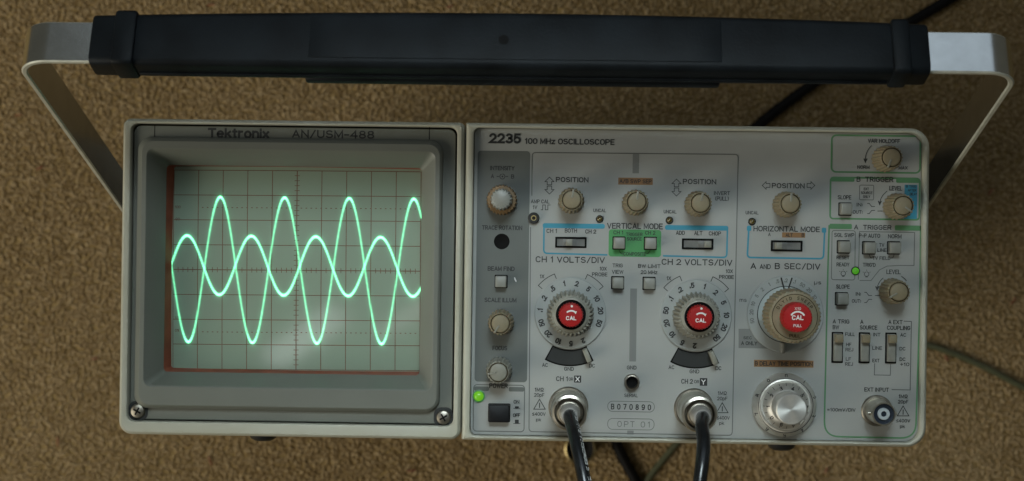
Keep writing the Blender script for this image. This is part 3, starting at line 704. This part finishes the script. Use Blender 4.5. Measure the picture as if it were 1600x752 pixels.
# beam traces: a fine mesh on the glass, brightness from the beam's dwell
def trace(amp, mid, x_top, up, zoff, gain, name, xend, droop):
    per = 100.8
    xs = np.linspace(267.5, xend, 2400)
    sgn = 1 if up else -1
    f = lambda x: mid + droop*(x-463) - amp*np.cos(2*np.pi*(x-x_top)/per)
    ys = f(xs)
    dy = np.gradient(ys, xs); sp = np.sqrt(1+dy**2)
    inten = gain*(0.75 + 7.0/(sp**1.2))*(1 + 0.10*np.sin(xs*1.7)*np.sin(xs*0.53+1))
    X0, X1, Y0, Y1 = 258, 660, 285, 562; st = 1.0
    nxx = int((X1-X0)/st)+1; nyy = int((Y1-Y0)/st)+1
    GX, GY = np.meshgrid(X0+st*np.arange(nxx), Y0+st*np.arange(nyy))
    best = np.full(GX.shape, 1e9); val = np.zeros(GX.shape)
    # coarse to fine: for each column neighbourhood test only nearby samples
    for c in range(nxx):
        x = X0+st*c
        sel = np.abs(xs-x) < 13
        if not sel.any(): continue
        dx = xs[sel]-x
        d2 = dx[None, :]**2 + (ys[sel][None, :]-GY[:, c][:, None])**2
        k = d2.argmin(1); best[:, c] = np.sqrt(d2[np.arange(nyy), k]); val[:, c] = inten[sel][k]
    b = val*(np.exp(-(best/1.32)**2) + 0.05*np.exp(-(best/4.2)**2) + 0.008*np.exp(-(best/10)**2))
    on = b > 0.004
    cell = on[:-1, :-1] | on[1:, :-1] | on[:-1, 1:] | on[1:, 1:]
    used = np.zeros(on.shape, bool)
    used[:-1, :-1] |= cell; used[1:, :-1] |= cell; used[:-1, 1:] |= cell; used[1:, 1:] |= cell
    idx = np.full(on.shape, -1); idx[used] = np.arange(used.sum())
    v = []
    for px, py in zip(GX[used], GY[used]):
        q = SP(px, py); v.append((q.x*0.001, q.y*0.001, (zs(q.x, q.y)+zoff)*0.001))
    jj, ii = np.nonzero(cell)
    fc = np.stack([idx[jj, ii], idx[jj+1, ii], idx[jj+1, ii+1], idx[jj, ii+1]], 1)
    me = bpy.data.meshes.new(name); me.from_pydata(v, [], fc.tolist()); me.materials.append(M_beam)
    a = me.attributes.new('beam', 'FLOAT', 'POINT'); a.data.foreach_set('value', b[used].astype(np.float32))
    link(name, me, screen)
t1 = trace(-113.5, 422.8, 293.6, False, 0.14, 0.60, 'tall_sine_trace', 658.2, 0.010)
t2 = trace(46.0, 415.8, 293.0-0.8, True, 0.20, 0.58, 'short_sine_trace', 658.2, 0.009)

# ---- controls
def small_knob():
    mb = MB()
    mb.lathe([(5.4, 0.3), (5.4, 1.2), (5.25, 1.8), (5.1, 3.0), (4.75, 11.6), (4.5, 12.4), (4.1, 12.7), (3.95, 12.7)], teeth=20, depth=0.40, rib=(0, 1, 2, 3, 4, 5), cap1=False)
    k = part(mb, 'control_knob', M_knob, smooth=40)
    g = MB(); g.lathe([(4.2, 12.45), (3.4, 12.4)], 40, cap1=False); g.build('groove', M_groove, k, smooth=0)
    c = MB(); c.lathe([(3.5, 12.0), (3.5, 12.6), (3.3, 12.95), (2.0, 13.2), (0.3, 13.25)], 36)
    c.build('knob_cap', M_knob, k)
    p = MB(); p.prism(rr(0, 2.6, 0.7, 3.4, 0.2), 12.4, 13.4, 0.1); p.build('pointer', M_kgrey, k)
    return k
_first = None
def knob(px, py, ang):
    global _first
    p = P(px, py)
    if _first is None:
        _first = small_knob(); k = _first
        k.location = (p.x*.001, p.y*.001, ZF*.001); k.rotation_euler = (0, 0, -math.radians(ang))
        return k
    return dup(_first, scope, (p.x, p.y, ZF), -math.radians(ang))
knob(892.5, 314, 8); knob(992, 317, 5); knob(1089.5, 319, 12); knob(1227, 320, 5)
knob(1382, 249, 200); knob(1399.5, 323, 125); knob(1393, 455, 238); knob(783, 503.5, 213)
# focus: grey knob
p = P(780, 578)
k = dup(_first, scope, (p.x, p.y, ZF), math.radians(100)); k['label'] = 'grey focus knob'
def recolour(o, m):
    o.data = o.data.copy(); o.data.materials.clear(); o.data.materials.append(m)
recolour(k, M_kgrey)
for ch in [c for c in COL.objects if c.parent == k]:
    if ch.name.startswith(('knob_cap', 'pointer')): recolour(ch, M_kgrey)
# intensity: pale inner knob in a brown ring
p = P(784.5, 313)
mb = MB(); mb.lathe([(6.2, 0.3), (6.2, 5.5), (5.8, 6.3), (4.6, 6.4)], teeth=26, depth=0.4, rib=(0, 1, 2))
k = part(mb, 'intensity_knob', M_kring, (p.x, p.y, 0), smooth=40)
mb = MB(); mb.lathe([(4.5, 6.0), (4.3, 14.0), (3.9, 14.9), (3.2, 15.2), (0.3, 15.3)], teeth=18, depth=0.35, rib=(0, 1, 2)); mb.build('inner_knob', M_kwhite, k)

# push buttons
def make_button():
    mb = MB(); mb.ringsheet(rr(0, 0, 5.3, 5.4, 0.3), rr(0, 0, 4.3, 4.4, 0.3), 0.07)  # flat black ring painted as the shaded gap round the cap
    o = part(mb, 'push_button', M_black, smooth=0)
    mb = MB(); mb.prism(rr(0, 0, 4.45, 4.55, 0.35), 0.0, 4.4, 0.3); mb.build('button_cap', M_btn, o)
    return o
_b = None
for px, py in ((783, 440), (967, 380), (1016, 380.5), (965, 442), (1014, 443), (1320, 327), (1317.5, 386), (1357, 387.5), (1396, 387.5), (1314.5, 467)):
    q = P(px, py)
    if _b is None: _b = make_button(); _b.location = (q.x*.001, q.y*.001, ZF*.001)
    else: dup(_b, scope, (q.x, q.y, ZF))
# power button and lamps
p = P(780, 645)
mb = MB(); mb.ringsheet(rr(0, 0, 9.0, 7.6, 0.5), rr(0, 0, 8.2, 6.8, 0.4), 0.07); k = part(mb, 'power_button', M_black, (p.x, p.y, 0), smooth=0)  # black ring again paints the shade between cap and panel
mb = MB(); mb.prism(rr(0, 0, 8.5, 7.0, 0.5), 0, 4.2, 0.35); mb.build('button_cap', M_btnb, k)
p = P(748, 619)
mb = MB(); mb.lathe([(2.55, 0.1), (2.5, 0.7), (2.05, 0.85)], 28, cap1=False); k = part(mb, 'power_lamp', M_gfill, (p.x, p.y, 0))
mb = MB(); mb.lathe([(2.05, 0.3), (2.0, 1.0), (1.6, 1.7), (0.9, 2.1), (0.1, 2.2)], 28); mb.build('lens', M_led2, k)
def lamp(px, py, m, name, r):
    q = P(px, py); mb = MB(); mb.lathe([(r+0.35, 0.06), (r+0.3, 0.35), (r-0.05, 0.35)], 24, cap1=False)
    o = part(mb, name, M_btnb, (q.x, q.y, 0))
    mb = MB(); mb.lathe([(r, 0.1), (r*0.95, 0.7), (r*0.7, 1.3), (r*0.3, 1.6), (0.05, 1.65)], 24); mb.build('lens', m, o)
for px, py in ((937, 342.5), (1046, 344.5), (1175, 346.5)): lamp(px, py, M_amber, 'warning_lamp', 1.25)
lamp(1336.5, 423.5, M_led, 'trigger_lamp', 1.45)
# holes and jacks
p = P(784, 377.5)
mb = MB(); mb.lathe([(3.2, 0.10), (2.95, 0.10), (2.9, 0.08)], 32); part(mb, 'adjustment_hole', M_black, (p.x, p.y, 0))
p = P(834, 341)
mb = MB(); mb.lathe([(2.35, 0.0), (2.35, 1.6), (2.0, 1.9), (1.3, 1.9), (1.3, 0.5)], 32); k = part(mb, 'calibrator_jack', M_rubber, (p.x, p.y, 0))
mb = MB(); mb.lathe([(1.1, 0.4), (1.1, 2.1), (0.75, 2.1), (0.75, 0.6)], 24, cap1=False); mb.build('contact_ring', M_brass, k)
p = P(987, 596.5)
mb = MB(); mb.lathe([(3.15, 0), (3.15, 1.5), (2.9, 3.0), (2.5, 3.1), (2.3, 2.8), (2.2, -2.2)], 36, m=0, cap1=False); mb.lathe([(2.25, 0.4), (0.2, 0.4)], 36, m=1)
part(mb, 'ground_jack', [M_nickd, M_black], (p.x, p.y, 0))

# slide switches
def slide(px, py, wpx, hpx, nub, vertical=False):
    q = P(px, py); w_, h_ = wpx*K, hpx*K
    mb = MB()
    t = 0.45 if vertical else 0.75
    o = rr(0, 0, w_, h_, 0.15, 2); i = rr(0, 0, w_-2*t, h_-2*t, 0.1, 2)
    mb.loft([[(x, y, 0.0) for x, y in o], [(x, y, 0.45) for x, y in o], [(x, y, 0.45) for x, y in i], [(x, y, 0.02) for x, y in i]], False, False)
    fr = part(mb, 'slide_switch', M_black, (q.x, q.y, 0), smooth=0)
    mb = MB(); mb.sheet(i, 0.05); mb.build('slider_plate', M_slot if vertical else M_slideg, fr, smooth=0)
    mb = MB()
    if vertical:
        hh = (h_-2*t)*0.96
        mb.prism(rr(0, 0, w_-2*t-0.3, hh, 0.2, 2), 0.06, 2.2, 0.2)
        y0 = nub*((h_-2*t)/2-hh/2-0.1)
        s_ = mb.build('slider', M_btn, fr, (0, y0, 0))
        mb = MB(); mb.prism(rr(0, 0, w_-2*t-0.5, 3.2, 0.2, 2), 2.0, 5.0, 0.2); mb.build('thumb_piece', M_knob, fr, (0, y0 + hh/2 - 1.8, 0))
    else:
        mb.prism(rr(0, 0, 2.6, h_-2*t-0.2, 0.2, 2), 0.06, 3.6, 0.2); mb.build('thumb_piece', M_kgrey, fr, (nub*(w_/2-t-1.6), 0, 0))
        mb = MB(); mb.prism(rr(0, 0, 5.2, h_-2*t-0.15, 0.2, 2), 0.06, 1.0, 0.1); mb.build('slider', M_slideg, fr, (nub*(w_/2-t-2.8), 0, 0))
    return fr
slide(892, 379, 49, 17, -0.18); slide(1090, 381.5, 49, 17, 0.98); slide(1229, 384.5, 49, 17, -0.9)
slide(1308, 543, 17.5, 48, 1, True); slide(1350, 543.5, 17, 48, 1, True); slide(1391.5, 544, 17, 48, 1, True)

# volts/div stacks
def volts(px, py, shift, pointer_px):
    q = P(px, py)
    mb = MB(); mb.lathe([(14.55, 0.12), (14.55, 0.9), (14.2, 1.25), (9.0, 1.35)], 72)
    dial = part(mb, 'volts_dial', M_dial, (q.x, q.y, 0))
    seq = ['2', '5', '10', '20', '50', '.1', '.2', '.5', '1', '2', '5', '10', '20', '50']
    for n, t in enumerate(seq):
        a = 138 + shift + n*24.2
        ar = math.radians(a); rr_ = 12.3
        text(t, dial, rr_*math.sin(ar), rr_*math.cos(ar), None, 2.25, 1.45, M_ink, 0.016, -ar, 'numeral')
    mb = MB(); mb.lathe([(9.7, 1.2), (9.6, 2.2), (9.4, 2.8), (8.6, 12.6), (8.1, 13.4), (6.0, 13.6)], teeth=32, depth=0.75, rib=(0, 1, 2, 3, 4))
    k = part(mb, 'volts_knob', M_kgrey, (q.x, q.y, 0), smooth=40)
    mb = MB(); mb.lathe([(7.0, 13.5), (6.9, 14.4), (6.3, 14.8), (6.0, 14.8), (5.95, 13.0)], 48, cap1=False); mb.build('collar', M_kgrey, k)
    mb = MB(); mb.ringsheet(circ(6.1, 40), circ(4.3, 40), 13.75); mb.build('groove', M_black, k, smooth=0)
    mb = MB(); mb.lathe([(5.0, 13.0), (4.8, 18.8), (4.45, 19.6), (0.4, 19.9)], teeth=26, depth=0.22, rib=(0, 1, 2))
    c = part(mb, 'cal_knob', M_red, (q.x, q.y, 0), smooth=40)
    text('CAL', c, 0, -1.1, 4.1, 1.6, 19.95, M_white, 0.012)
    mb = MB(); mb.stroke([(2.6*math.sin(t), -0.8+2.6*math.cos(t)) for t in [math.radians(-42+84*i/10) for i in range(11)]], 0.6, 19.95)
    mb.sheet([(2.2, 1.6), (1.75, 0.5), (0.9, 1.5)][::-1], 19.96); mb.sheet(circ(0.45, 12, 0.2, 3.6), 19.9)
    mb.build('printed_arrow', M_white, c, smooth=0)
    # probe windows printed round the dial
    for a0, a1 in ((-49, -22), (24, 51)):
        line(arc(px, py, 58, a0, a0, 1)[:1] + arc(px, py, 66, a0, a1, 8) + arc(px, py, 58, a1, a1, 1)[:1], M_ink, 1.1)
    # input coupling lever in its curved slot
    mb = MB(); n = 14
    a0, a1 = math.radians(153), math.radians(208)
    ri, ro = 14.9, 21.6
    pts = [(ri*math.sin(a0+(a1-a0)*i/n), ri*math.cos(a0+(a1-a0)*i/n)) for i in range(n+1)] + [(ro*math.sin(a1+(a0-a1)*i/n), ro*math.cos(a1+(a0-a1)*i/n)) for i in range(n+1)]
    mb.sheet(pts, 0.10)
    cs = part(mb, 'coupling_switch', M_black, (q.x, q.y, 0), smooth=0)
    pts2 = [(r*math.sin(a), r*math.cos(a)) for r, a in [(ri+0.5, a0+(a1-a0)*(0.03+0.94*i/n)) for i in range(n+1)] + [(ro-0.6, a1+(a0-a1)*(0.03+0.94*i/n)) for i in range(n+1)]]
    mb = MB(); mb.sheet(pts2, 0.14); mb.build('slot_plate', M_slot, cs, smooth=0)
    mb = MB(); mb.prism(rr(0, 0, 2.0, 5.6, 0.4, 3), 0.15, 5.5, 0.3)
    a = math.radians(157.5); mb.build('lever', M_kgrey, cs, (18.2*math.sin(a), 18.2*math.cos(a), 0), -a)
volts(891, 489.5, 16, 0); volts(1087, 493, 44, 0)

# sec/div stack
q = P(1226.5, 491)
pts = [tuple(P(*t)) for t in ((1154, 514), (1215, 514), (1215, 545), (1154, 544))]
mb = MB(); mb.sheet(pts[::-1], 0.05); mb.build('printed_patch', M_grey, panel, smooth=0)
legend('SEC', 1168, 528, 13, 4.5); legend('A ONLY', 1170.5, 536.5, 25, 6)
mb = MB(); mb.lathe([(15.5, 0.12), (15.5, 0.7), (15.2, 1.0), (11.6, 1.05)], 72)
dial = part(mb, 'sweep_dial', M_dial, (q.x, q.y, 0))
for n, t in enumerate(['50', '20', '10', '5', '2', '1', '.5', '.2', '.1', '50', '20', '10', '5', '2']):
    a = math.radians(-102 + n*14.6); text(t, dial, 13.7*math.sin(a), 13.7*math.cos(a), None, 1.55, 1.15, M_line, 0.0, -a, 'numeral')
mb = MB(); mb.lathe([(11.4, 1.0), (11.4, 1.6), (11.1, 1.9), (9.5, 1.95)], 64); disc = part(mb, 'sweep_disc', M_disc, (q.x, q.y, 0))
mb = MB(); mb.ringsheet(circ(11.5, 64), circ(11.2, 64), 2.0); mb.build('rim_line', M_ink, disc, smooth=0)
for a in (-8, 9):
    t = math.radians(a); mb = MB(); mb.stroke([(9.9*math.sin(t*0.5), 9.9*math.cos(t*0.5)), (15.0*math.sin(t), 15.0*math.cos(t))], 0.6, 2.06); mb.build('index_line', M_ink, disc, smooth=0)
mb = MB(); mb.prism(rr(0, 0, 1.3, 4.2, 0.3, 3), 1.0, 6.0, 0.2); t = math.radians(186); part(mb, 'pull_tab', M_kwhite, (q.x+13.6*math.sin(t), q.y+13.6*math.cos(t), 0))
mb = MB(); mb.lathe([(9.0, 1.8), (9.0, 10.0), (10.9, 10.6), (10.9, 12.0), (10.5, 22.6), (10.1, 23.6), (8.9, 24.0), (8.7, 24.0)], teeth=40, depth=0.42, rib=(2, 3, 4, 5))
sk = part(mb, 'sweep_knob', M_knob, (q.x, q.y, 0), smooth=40)
mb = MB(); mb.ringsheet(circ(8.95, 56), circ(8.65, 56), 24.06); mb.build('groove', M_groove, sk, smooth=0)
def arc_text(word, parent, r, a_mid, hgt, z, m, step):
    for i, ch in enumerate(word):
        if ch == ' ': continue
        a = math.radians(a_mid + (i-(len(word)-1)/2)*step)
        text(ch, parent, r*math.sin(a), r*math.cos(a), None, hgt, z, m, 0.004, -a)
arc_text("DLY'D SWEEP", sk, 7.4, -2, 1.35, 24.1, M_groove, 12)
text('PULL', sk, 0, -7.4, 4.2, 1.3, 24.1, M_groove, 0.004)
mb = MB(); mb.lathe([(6.0, 22.0), (5.85, 29.6), (5.5, 30.4), (0.4, 30.7)], teeth=28, depth=0.22, rib=(0, 1, 2)); c = part(mb, 'cal_knob', M_red, (q.x, q.y, 0), smooth=40)
text('CAL', c, 0, 0, 4.4, 1.8, 30.75, M_white, 0.012); text('PULL', c, 0, -3.1, 3.2, 1.1, 30.72, M_white, 0.0); text('X10', c, 0, 3.5, 2.4, 1.0, 30.72, M_white, 0.0)
mb = MB(); mb.stroke([(2.9*math.sin(t), -0.6+2.9*math.cos(t)) for t in [math.radians(-60+120*i/10) for i in range(11)]], 0.6, 30.75); mb.build('printed_arrow', M_white, c, smooth=0)

# delay time dial: turned metal counting dial
q = P(1224.5, 632)
mb = MB(); mb.lathe([(12.9, 0.1), (12.9, 2.2), (12.6, 3.0), (11.1, 5.2), (10.7, 5.5)], 80, cap1=False)
dd = part(mb, 'delay_dial', M_alu, (q.x, q.y, 0))
mb = MB(); mb.ringsheet(circ(11.05, 80), circ(10.8, 80), 5.42); mb.build('rim_line', M_ink, dd, smooth=0)
mb = MB(); mb.lathe([(10.7, 5.5), (10.2, 5.7), (9.7, 5.3), (9.5, 5.3), (9.3, 5.9), (6.5, 9.0), (6.2, 9.1)], 80, cap1=False); mb.build('scale_ring', M_alu, dd)
for n in range(10):
    a = math.radians(n*36+1); ra = 11.9
    text(str(n), dd, ra*math.sin(a), ra*math.cos(a), None, 1.8, 4.6, M_ink, 0.0, -a, 'numeral')
    a = math.radians(n*36+17); text(str((n+4) % 10), dd, 7.5*math.sin(a), 7.5*math.cos(a), None, 1.75, 8.6, M_ink, 0.01, -a, 'numeral')
mb = MB()
for n in range(20):
    a = math.radians(n*18-1); L = 1.1 if n % 2 == 0 else 0.7
    s_, c_ = math.sin(a), math.cos(a); u = (c_*0.1, -s_*0.1); ra_, rb_ = 9.2, 9.2-L
    zr = lambda r: 5.9+(9.3-r)*3.1/2.8+0.07
    b0 = len(mb.v)
    mb.v += [(ra_*s_+u[0], ra_*c_+u[1], zr(ra_)), (ra_*s_-u[0], ra_*c_-u[1], zr(ra_)), (rb_*s_-u[0], rb_*c_-u[1], zr(rb_)), (rb_*s_+u[0], rb_*c_+u[1], zr(rb_))]
    mb.face((b0, b0+1, b0+2, b0+3))
mb.build('dial_ticks', M_ink, dd, smooth=0)
mb = MB(); mb.lathe([(6.35, 9.0), (6.3, 18.6), (6.1, 19.3), (5.7, 19.6), (0.3, 19.65)], 72); mb.build('crank_knob', M_alu, dd, (0, 0, 0))

# external input connector
q = P(1369.5, 641.5)
mb = MB(); mb.lathe([(6.3, 0.1), (6.3, 1.1), (5.9, 1.5), (5.2, 1.6)], 48)
bn = part(mb, 'input_connector', M_nickd, (q.x, q.y, 0))
mb = MB(); mb.lathe([(5.0, 1.5), (5.0, 4.0), (4.8, 4.6), (4.7, 13.5), (4.5, 13.9), (4.1, 13.9), (4.0, 9.0)], 40, cap1=False); mb.build('barrel', M_nickel, bn)
mb = MB(); mb.lathe([(4.05, 12.6), (2.3, 12.4)], 36, cap1=True); mb.build('insulator', M_ins, bn)
mb = MB(); mb.lathe([(2.4, 9.0), (2.4, 13.2), (2.2, 13.5), (1.15, 13.5), (1.1, 10.5)], 32, cap1=False); mb.build('dielectric', M_insw, bn)
mb = MB(); mb.lathe([(1.12, 12.8), (0.1, 12.8)], 20); mb.build('centre_contact', M_ins, bn)
for s_ in (-1, 1):
    mb = MB(); mb.lathe([(0.8, 0), (0.75, 1.2), (0.1, 1.3)], 12); o = mb.build('bayonet_lug', M_nickel, bn, (s_*4.6, 0, 10.5)); o.rotation_euler = (0, s_*math.pi/2, 0)

# channel connectors on the panel (the cables' plugs sit on them)
CH = {}
for key, px, py in (('one', 888, 635.5), ('two', 1084, 638)):
    q = P(px, py); CH[key] = q
    mb = MB(); mb.lathe([(8.1, 0.1), (8.1, 1.3), (7.7, 1.8), (5.0, 1.9)], 56)
    bn = part(mb, 'input_connector', M_nickd, (q.x, q.y, 0))
    mb = MB(); mb.lathe([(4.9, 1.8), (4.8, 10.0), (4.4, 10.4)], 36); mb.build('barrel', M_nickel, bn)

# ---- carrying handle (pivots on the sides, raised in front of the panel)
PIV = Vector((xm-3.0, ym, -169.0)); TOP = Vector((xm-3.0, ym+86.0, 75.0))
av = (TOP-PIV); LH = av.length; av.normalize(); wv = Vector((0, -av.z, av.y)); XV = Vector((1, 0, 0))
def HP(u, s_, t):
    """handle space: u across, s_ along the arms, t across the strap (positive = towards the viewer's lower edge)"""
    q = PIV + XV*u + av*s_ + wv*t
    return (q.x, q.y, q.z)
handle_mb = MB()
TH, WD, RB, HW = 2.2, 16.0, 11.0, 179.0
path = [(-HW, -8.0)] + [(-HW, s_) for s_ in (LH*0.33, LH*0.66)]
path += [(-HW+RB-RB*math.cos(math.radians(t)), LH-RB-1.3+RB*math.sin(math.radians(t))) for t in range(0, 91, 10)]
path += [(0, LH-1.3)] + [(-u, s_) for u, s_ in reversed(path)]
path = [p for i, p in enumerate(path) if i == 0 or (Vector(p)-Vector(path[i-1])).length > 1e-6]
rings = []
sec = [(TH/2, -WD/2+.5), (TH/2, WD/2-.5), (TH/2-.5, WD/2), (-TH/2+.5, WD/2), (-TH/2, WD/2-.5), (-TH/2, -WD/2+.5), (-TH/2+.5, -WD/2), (TH/2-.5, -WD/2)]
for i, (u, s_) in enumerate(path):
    a = Vector(path[max(0, i-1)]); c = Vector(path[min(len(path)-1, i+1)]); t = (c-a).normalized(); nn = Vector((-t.y, t.x))
    rings.append([HP(u+nn.x*d, s_+nn.y*d, e) for d, e in sec])
handle_mb.loft(rings, True, True)
handle_mb.mi = [1 if (k < 8*(len(rings)-1) and k % 8 in (1, 2, 3, 5, 6, 7)) else 0 for k in range(len(handle_mb.f))]
handle = part(handle_mb, 'carrying_handle', [M_strap, M_edge], smooth=40)
gx_l = -152.4; gx_r = 147.3
def gslab(name, u0, u1, s0, s1, t0, t1, m, bev=1.2, bow=0.0):
    """moulded block along the crossbar; bow swells it towards the middle"""
    mb = MB()
    o = rr((s0+s1)/2, (t0+t1)/2, s1-s0, t1-t0, bev, 4)
    e = min(1.0, bev)
    def ring(u, k):
        cs, ct = (s0+s1)/2, (t0+t1)/2; q = bow*max(0.0, 1-(u/150.0)**2)
        out = []
        for s_, t in o:
            tt = ct+(t-ct)*(1-2*k/(t1-t0)); ss = cs+(s_-cs)*(1-2*k/(s1-s0))
            tt += (-q if t < ct else 0.12*q); ss += (0.25*q if s_ > cs else 0)
            out.append(HP(u, ss, tt))
        return out
    mid = [u0+e+(u1-u0-2*e)*i/14 for i in range(15)] if bow else [u0+e, u1-e]
    mb.loft([ring(u0, e), ring(u0+e*0.3, e*0.3)] + [ring(u, 0) for u in mid] + [ring(u1-e*0.3, e*0.3), ring(u1, e)], True, True)
    return mb.build(name, m, handle, smooth=40)
gslab('grip', gx_l, gx_r, LH-10, LH+2.4, -10.2, 9.4, M_grip, 2.4, bow=2.4)
gslab('grip_rib', gx_l+8.5, gx_l+16.5, LH-10.2, LH+4.0, -11.2, 10.2, M_grip, 1.6)
gslab('grip_rib', gx_r-13.5, gx_r-7.0, LH-10.2, LH+4.0, -11.2, 10.2, M_grip, 1.6)
gslab('grip_pad', -76, 74, LH-12.2, LH-8.5, -9.5, 9.9, M_grip, 1.2, bow=2.4)
gslab('grip_insert', -73.5, 73.5, LH+2.2, LH+2.75, -8.0, 6.6, M_grip, 0.4, bow=2.0)
gslab('grip_edge', gx_l+17, gx_r-14, LH-6.4, LH-5.2, 8.9, 10.2, M_grip, 0.5, bow=2.2)
mb = MB(); rg = []
for r, s_ in ((1.9, 3.34), (0.1, 3.35)):
    rg.append([HP(-4.0+r*math.cos(2*math.pi*i/20), LH+s_, -0.9+r*math.sin(2*math.pi*i/20)) for i in range(20)])
mb.loft(rg, False, True); mb.build('screw_hole', M_black, handle, smooth=0)
for s_ in (-1, 1):
    mb = MB(); r_ = [[(x, math.cos(t)*r, math.sin(t)*r) for t in [2*math.pi*i/32 for i in range(32)]] for r, x in ((15, 0), (15, s_*10), (13, s_*12.5), (12.5, s_*14))]
    mb.loft(r_, True, True); part(mb, 'pivot_hub', M_grip, (PIV.x + s_*(W_/2-3.5), PIV.y, PIV.z))

# ------------------------------------------------------------------ cables
def smooth_path(pts, per=10):
    pts = [Vector(p) for p in pts]; out = []; n = len(pts)
    L = [(pts[i+1]-pts[i]).length for i in range(n-1)]
    T = []
    for i in range(n):
        if i == 0: T.append((pts[1]-pts[0])/L[0])
        elif i == n-1: T.append((pts[-1]-pts[-2])/L[-1])
        else: T.append(((pts[i]-pts[i-1])/L[i-1]*L[i] + (pts[i+1]-pts[i])/L[i]*L[i-1])/(L[i]+L[i-1]))
    for i in range(n-1):
        for k in range(per):
            t = k/per; h = L[i]
            out.append((2*t**3-3*t*t+1)*pts[i] + (t**3-2*t*t+t)*h*T[i] + (-2*t**3+3*t*t)*pts[i+1] + (t**3-t*t)*h*T[i+1])
    out.append(pts[-1]); return out
def plug_cable(key, label, path_px, marks_side):
    q = CH[key]
    t = empty('coaxial_cable', label, 'cable', (q.x, q.y, 0))
    t['group'] = 'coaxial cables plugged into the two channels'
    z0 = ZF
    mb = MB(); mb.lathe([(7.0, 4.0), (7.25, 4.6), (7.25, 9.0), (6.8, 9.8), (6.8, 17.0), (7.15, 17.8), (7.15, 21.5), (6.8, 22.6), (5.9, 22.9), (5.6, 22.4), (5.4, 19.5), (4.8, 19.4)], 56, cap0=False)
    mb.build('plug_collar', M_nickel, t, (0, 0, z0))
    mb = MB(); mb.lathe([(4.9, 19.0), (4.9, 24.2), (4.5, 25.2), (4.0, 25.4)], 40); mb.build('plug_body', M_nickd, t, (0, 0, z0))
    mb = MB(); mb.lathe([(4.05, 25.4), (3.9, 29.0), (3.6, 33.0), (3.1, 33.6)], 36); mb.build('ferrule', M_ferr, t, (0, 0, z0))
    pts = [(0, 0.3, z0+31.0), (0, -0.2, z0+35)]
    for px, py, h in path_px:
        w_ = P(px, py, h); pts.append((w_.x-q.x, w_.y-q.y, z0+h))
    pts += marks_side
    sp = smooth_path(pts, 12)
    mb = MB(); mb.tube(sp, 2.6, 20); cab = mb.build('jacket', M_cable, t)
    return t, sp, cab
t, sp, cab = plug_cable('one', 'black coaxial cable with white print, plugged into channel 1 above the brass rim',
    [(894, 664, 41), (900, 690, 49), (907, 722, 55), (914, 757, 59)],
    [(12, -60, ZF+56), (17, -120, ZF+10), (20, -175, ZF-140), (24, -215, ZF-300), (30, -260, 70), (45, -310, 12), (80, -380, PILE+2.6), (150, -430, PILE+2.6)])
# white printing along the jacket
mb = MB()
acc = 0
for i in range(6, 60):
    p = sp[i]; d = (sp[i+1]-sp[i-1]).normalized(); 
    side = Vector((1, 0, 0)); side = (side-d*side.dot(d)).normalized(); up = d.cross(side); up = up if up.z > 0 else -up
    seg = (sp[i+1]-sp[i]).length; nsub = max(1, int(seg/1.05))
    for k in range(nsub):
        if R.random() < 0.22: continue
        c = p + (sp[i+1]-p)*((k+0.5)/nsub)
        b0 = len(mb.v); hw = R.uniform(0.25, 0.46); th0 = math.radians(R.uniform(30, 36)); th1 = math.radians(R.uniform(58, 68))
        for e, th in ((-hw, th0), (hw, th0), (hw, th1), (-hw, th1)):
            w_ = c + d*e + (side*math.sin(th)+up*math.cos(th))*2.64; mb.v.append(tuple(w_))
        mb.face((b0, b0+1, b0+2, b0+3))
mb.build('printed_marks', M_white, t, smooth=0)
plug_cable('two', 'plain black coaxial cable plugged into channel 2, beside the OPT 01 marking',
    [(1097, 664, 40), (1099.5, 692, 47), (1097.5, 722, 52), (1093, 757, 55)],
    [(0, -62, ZF+50), (2, -120, ZF+4), (6, -175, ZF-140), (12, -215, ZF-300), (24, -260, 70), (40, -330, 12), (60, -400, PILE+2.6), (140, -450, PILE+2.6)])

def FP(px, py, r):
    q = P(px, py, -ZF+PILE+r); return (q.x, q.y, PILE+r-0.8)
def floor_cord(name, label, pts, r, m, cat):
    mb = MB(); p0 = Vector(FP(*pts[0], r)); 
    path = [Vector(FP(px, py, r)) for px, py in pts]
    sp = smooth_path([p - Vector((p0.x, p0.y, 0)) for p in path], 10)
    mb.tube(sp, r, 14)
    o = mb.build(name, m, None, (p0.x, p0.y, 0)); o['label'] = label; o['category'] = cat
    return o
floor_cord('power_cord', 'thick black cord running over the carpet and under the oscilloscope from behind the handle',
    [(1640, -90), (1480, 1), (1372, 65), (1262, 137), (1192, 190), (1080, 300), (985, 450), (948, 590), (965, 697), (993, 752), (1020, 810)], 3.9, M_cord, 'cord')
floor_cord('thin_wire', 'thin olive green wire crossing the carpet at the lower right side of the oscilloscope',
    [(1720, 660), (1600, 606), (1530, 570), (1455, 541), (1350, 530), (1200, 570), (1090, 655), (1054, 697), (1008, 756), (985, 800)], 2.3, M_wire, 'wire')
# brass rimmed connector under the left cable
q = P(906.5, 702, -ZF+30)
t = empty('loose_connector', 'small brass rimmed connector lying on the carpet behind the channel 1 cable', 'connector', (q.x, q.y, 0))
mb = MB(); mb.lathe([(9.0, PILE-3), (9.0, 16), (9.6, 17), (9.6, 27), (10.7, 28), (10.7, 30), (9.9, 30.5), (9.7, 26)], 44, cap1=False); mb.build('coupling_ring', M_brass, t)
mb = MB(); mb.lathe([(9.75, 25), (3.0, 24), (2.8, 27), (0.2, 27)], 36); mb.build('socket', M_btnb, t)
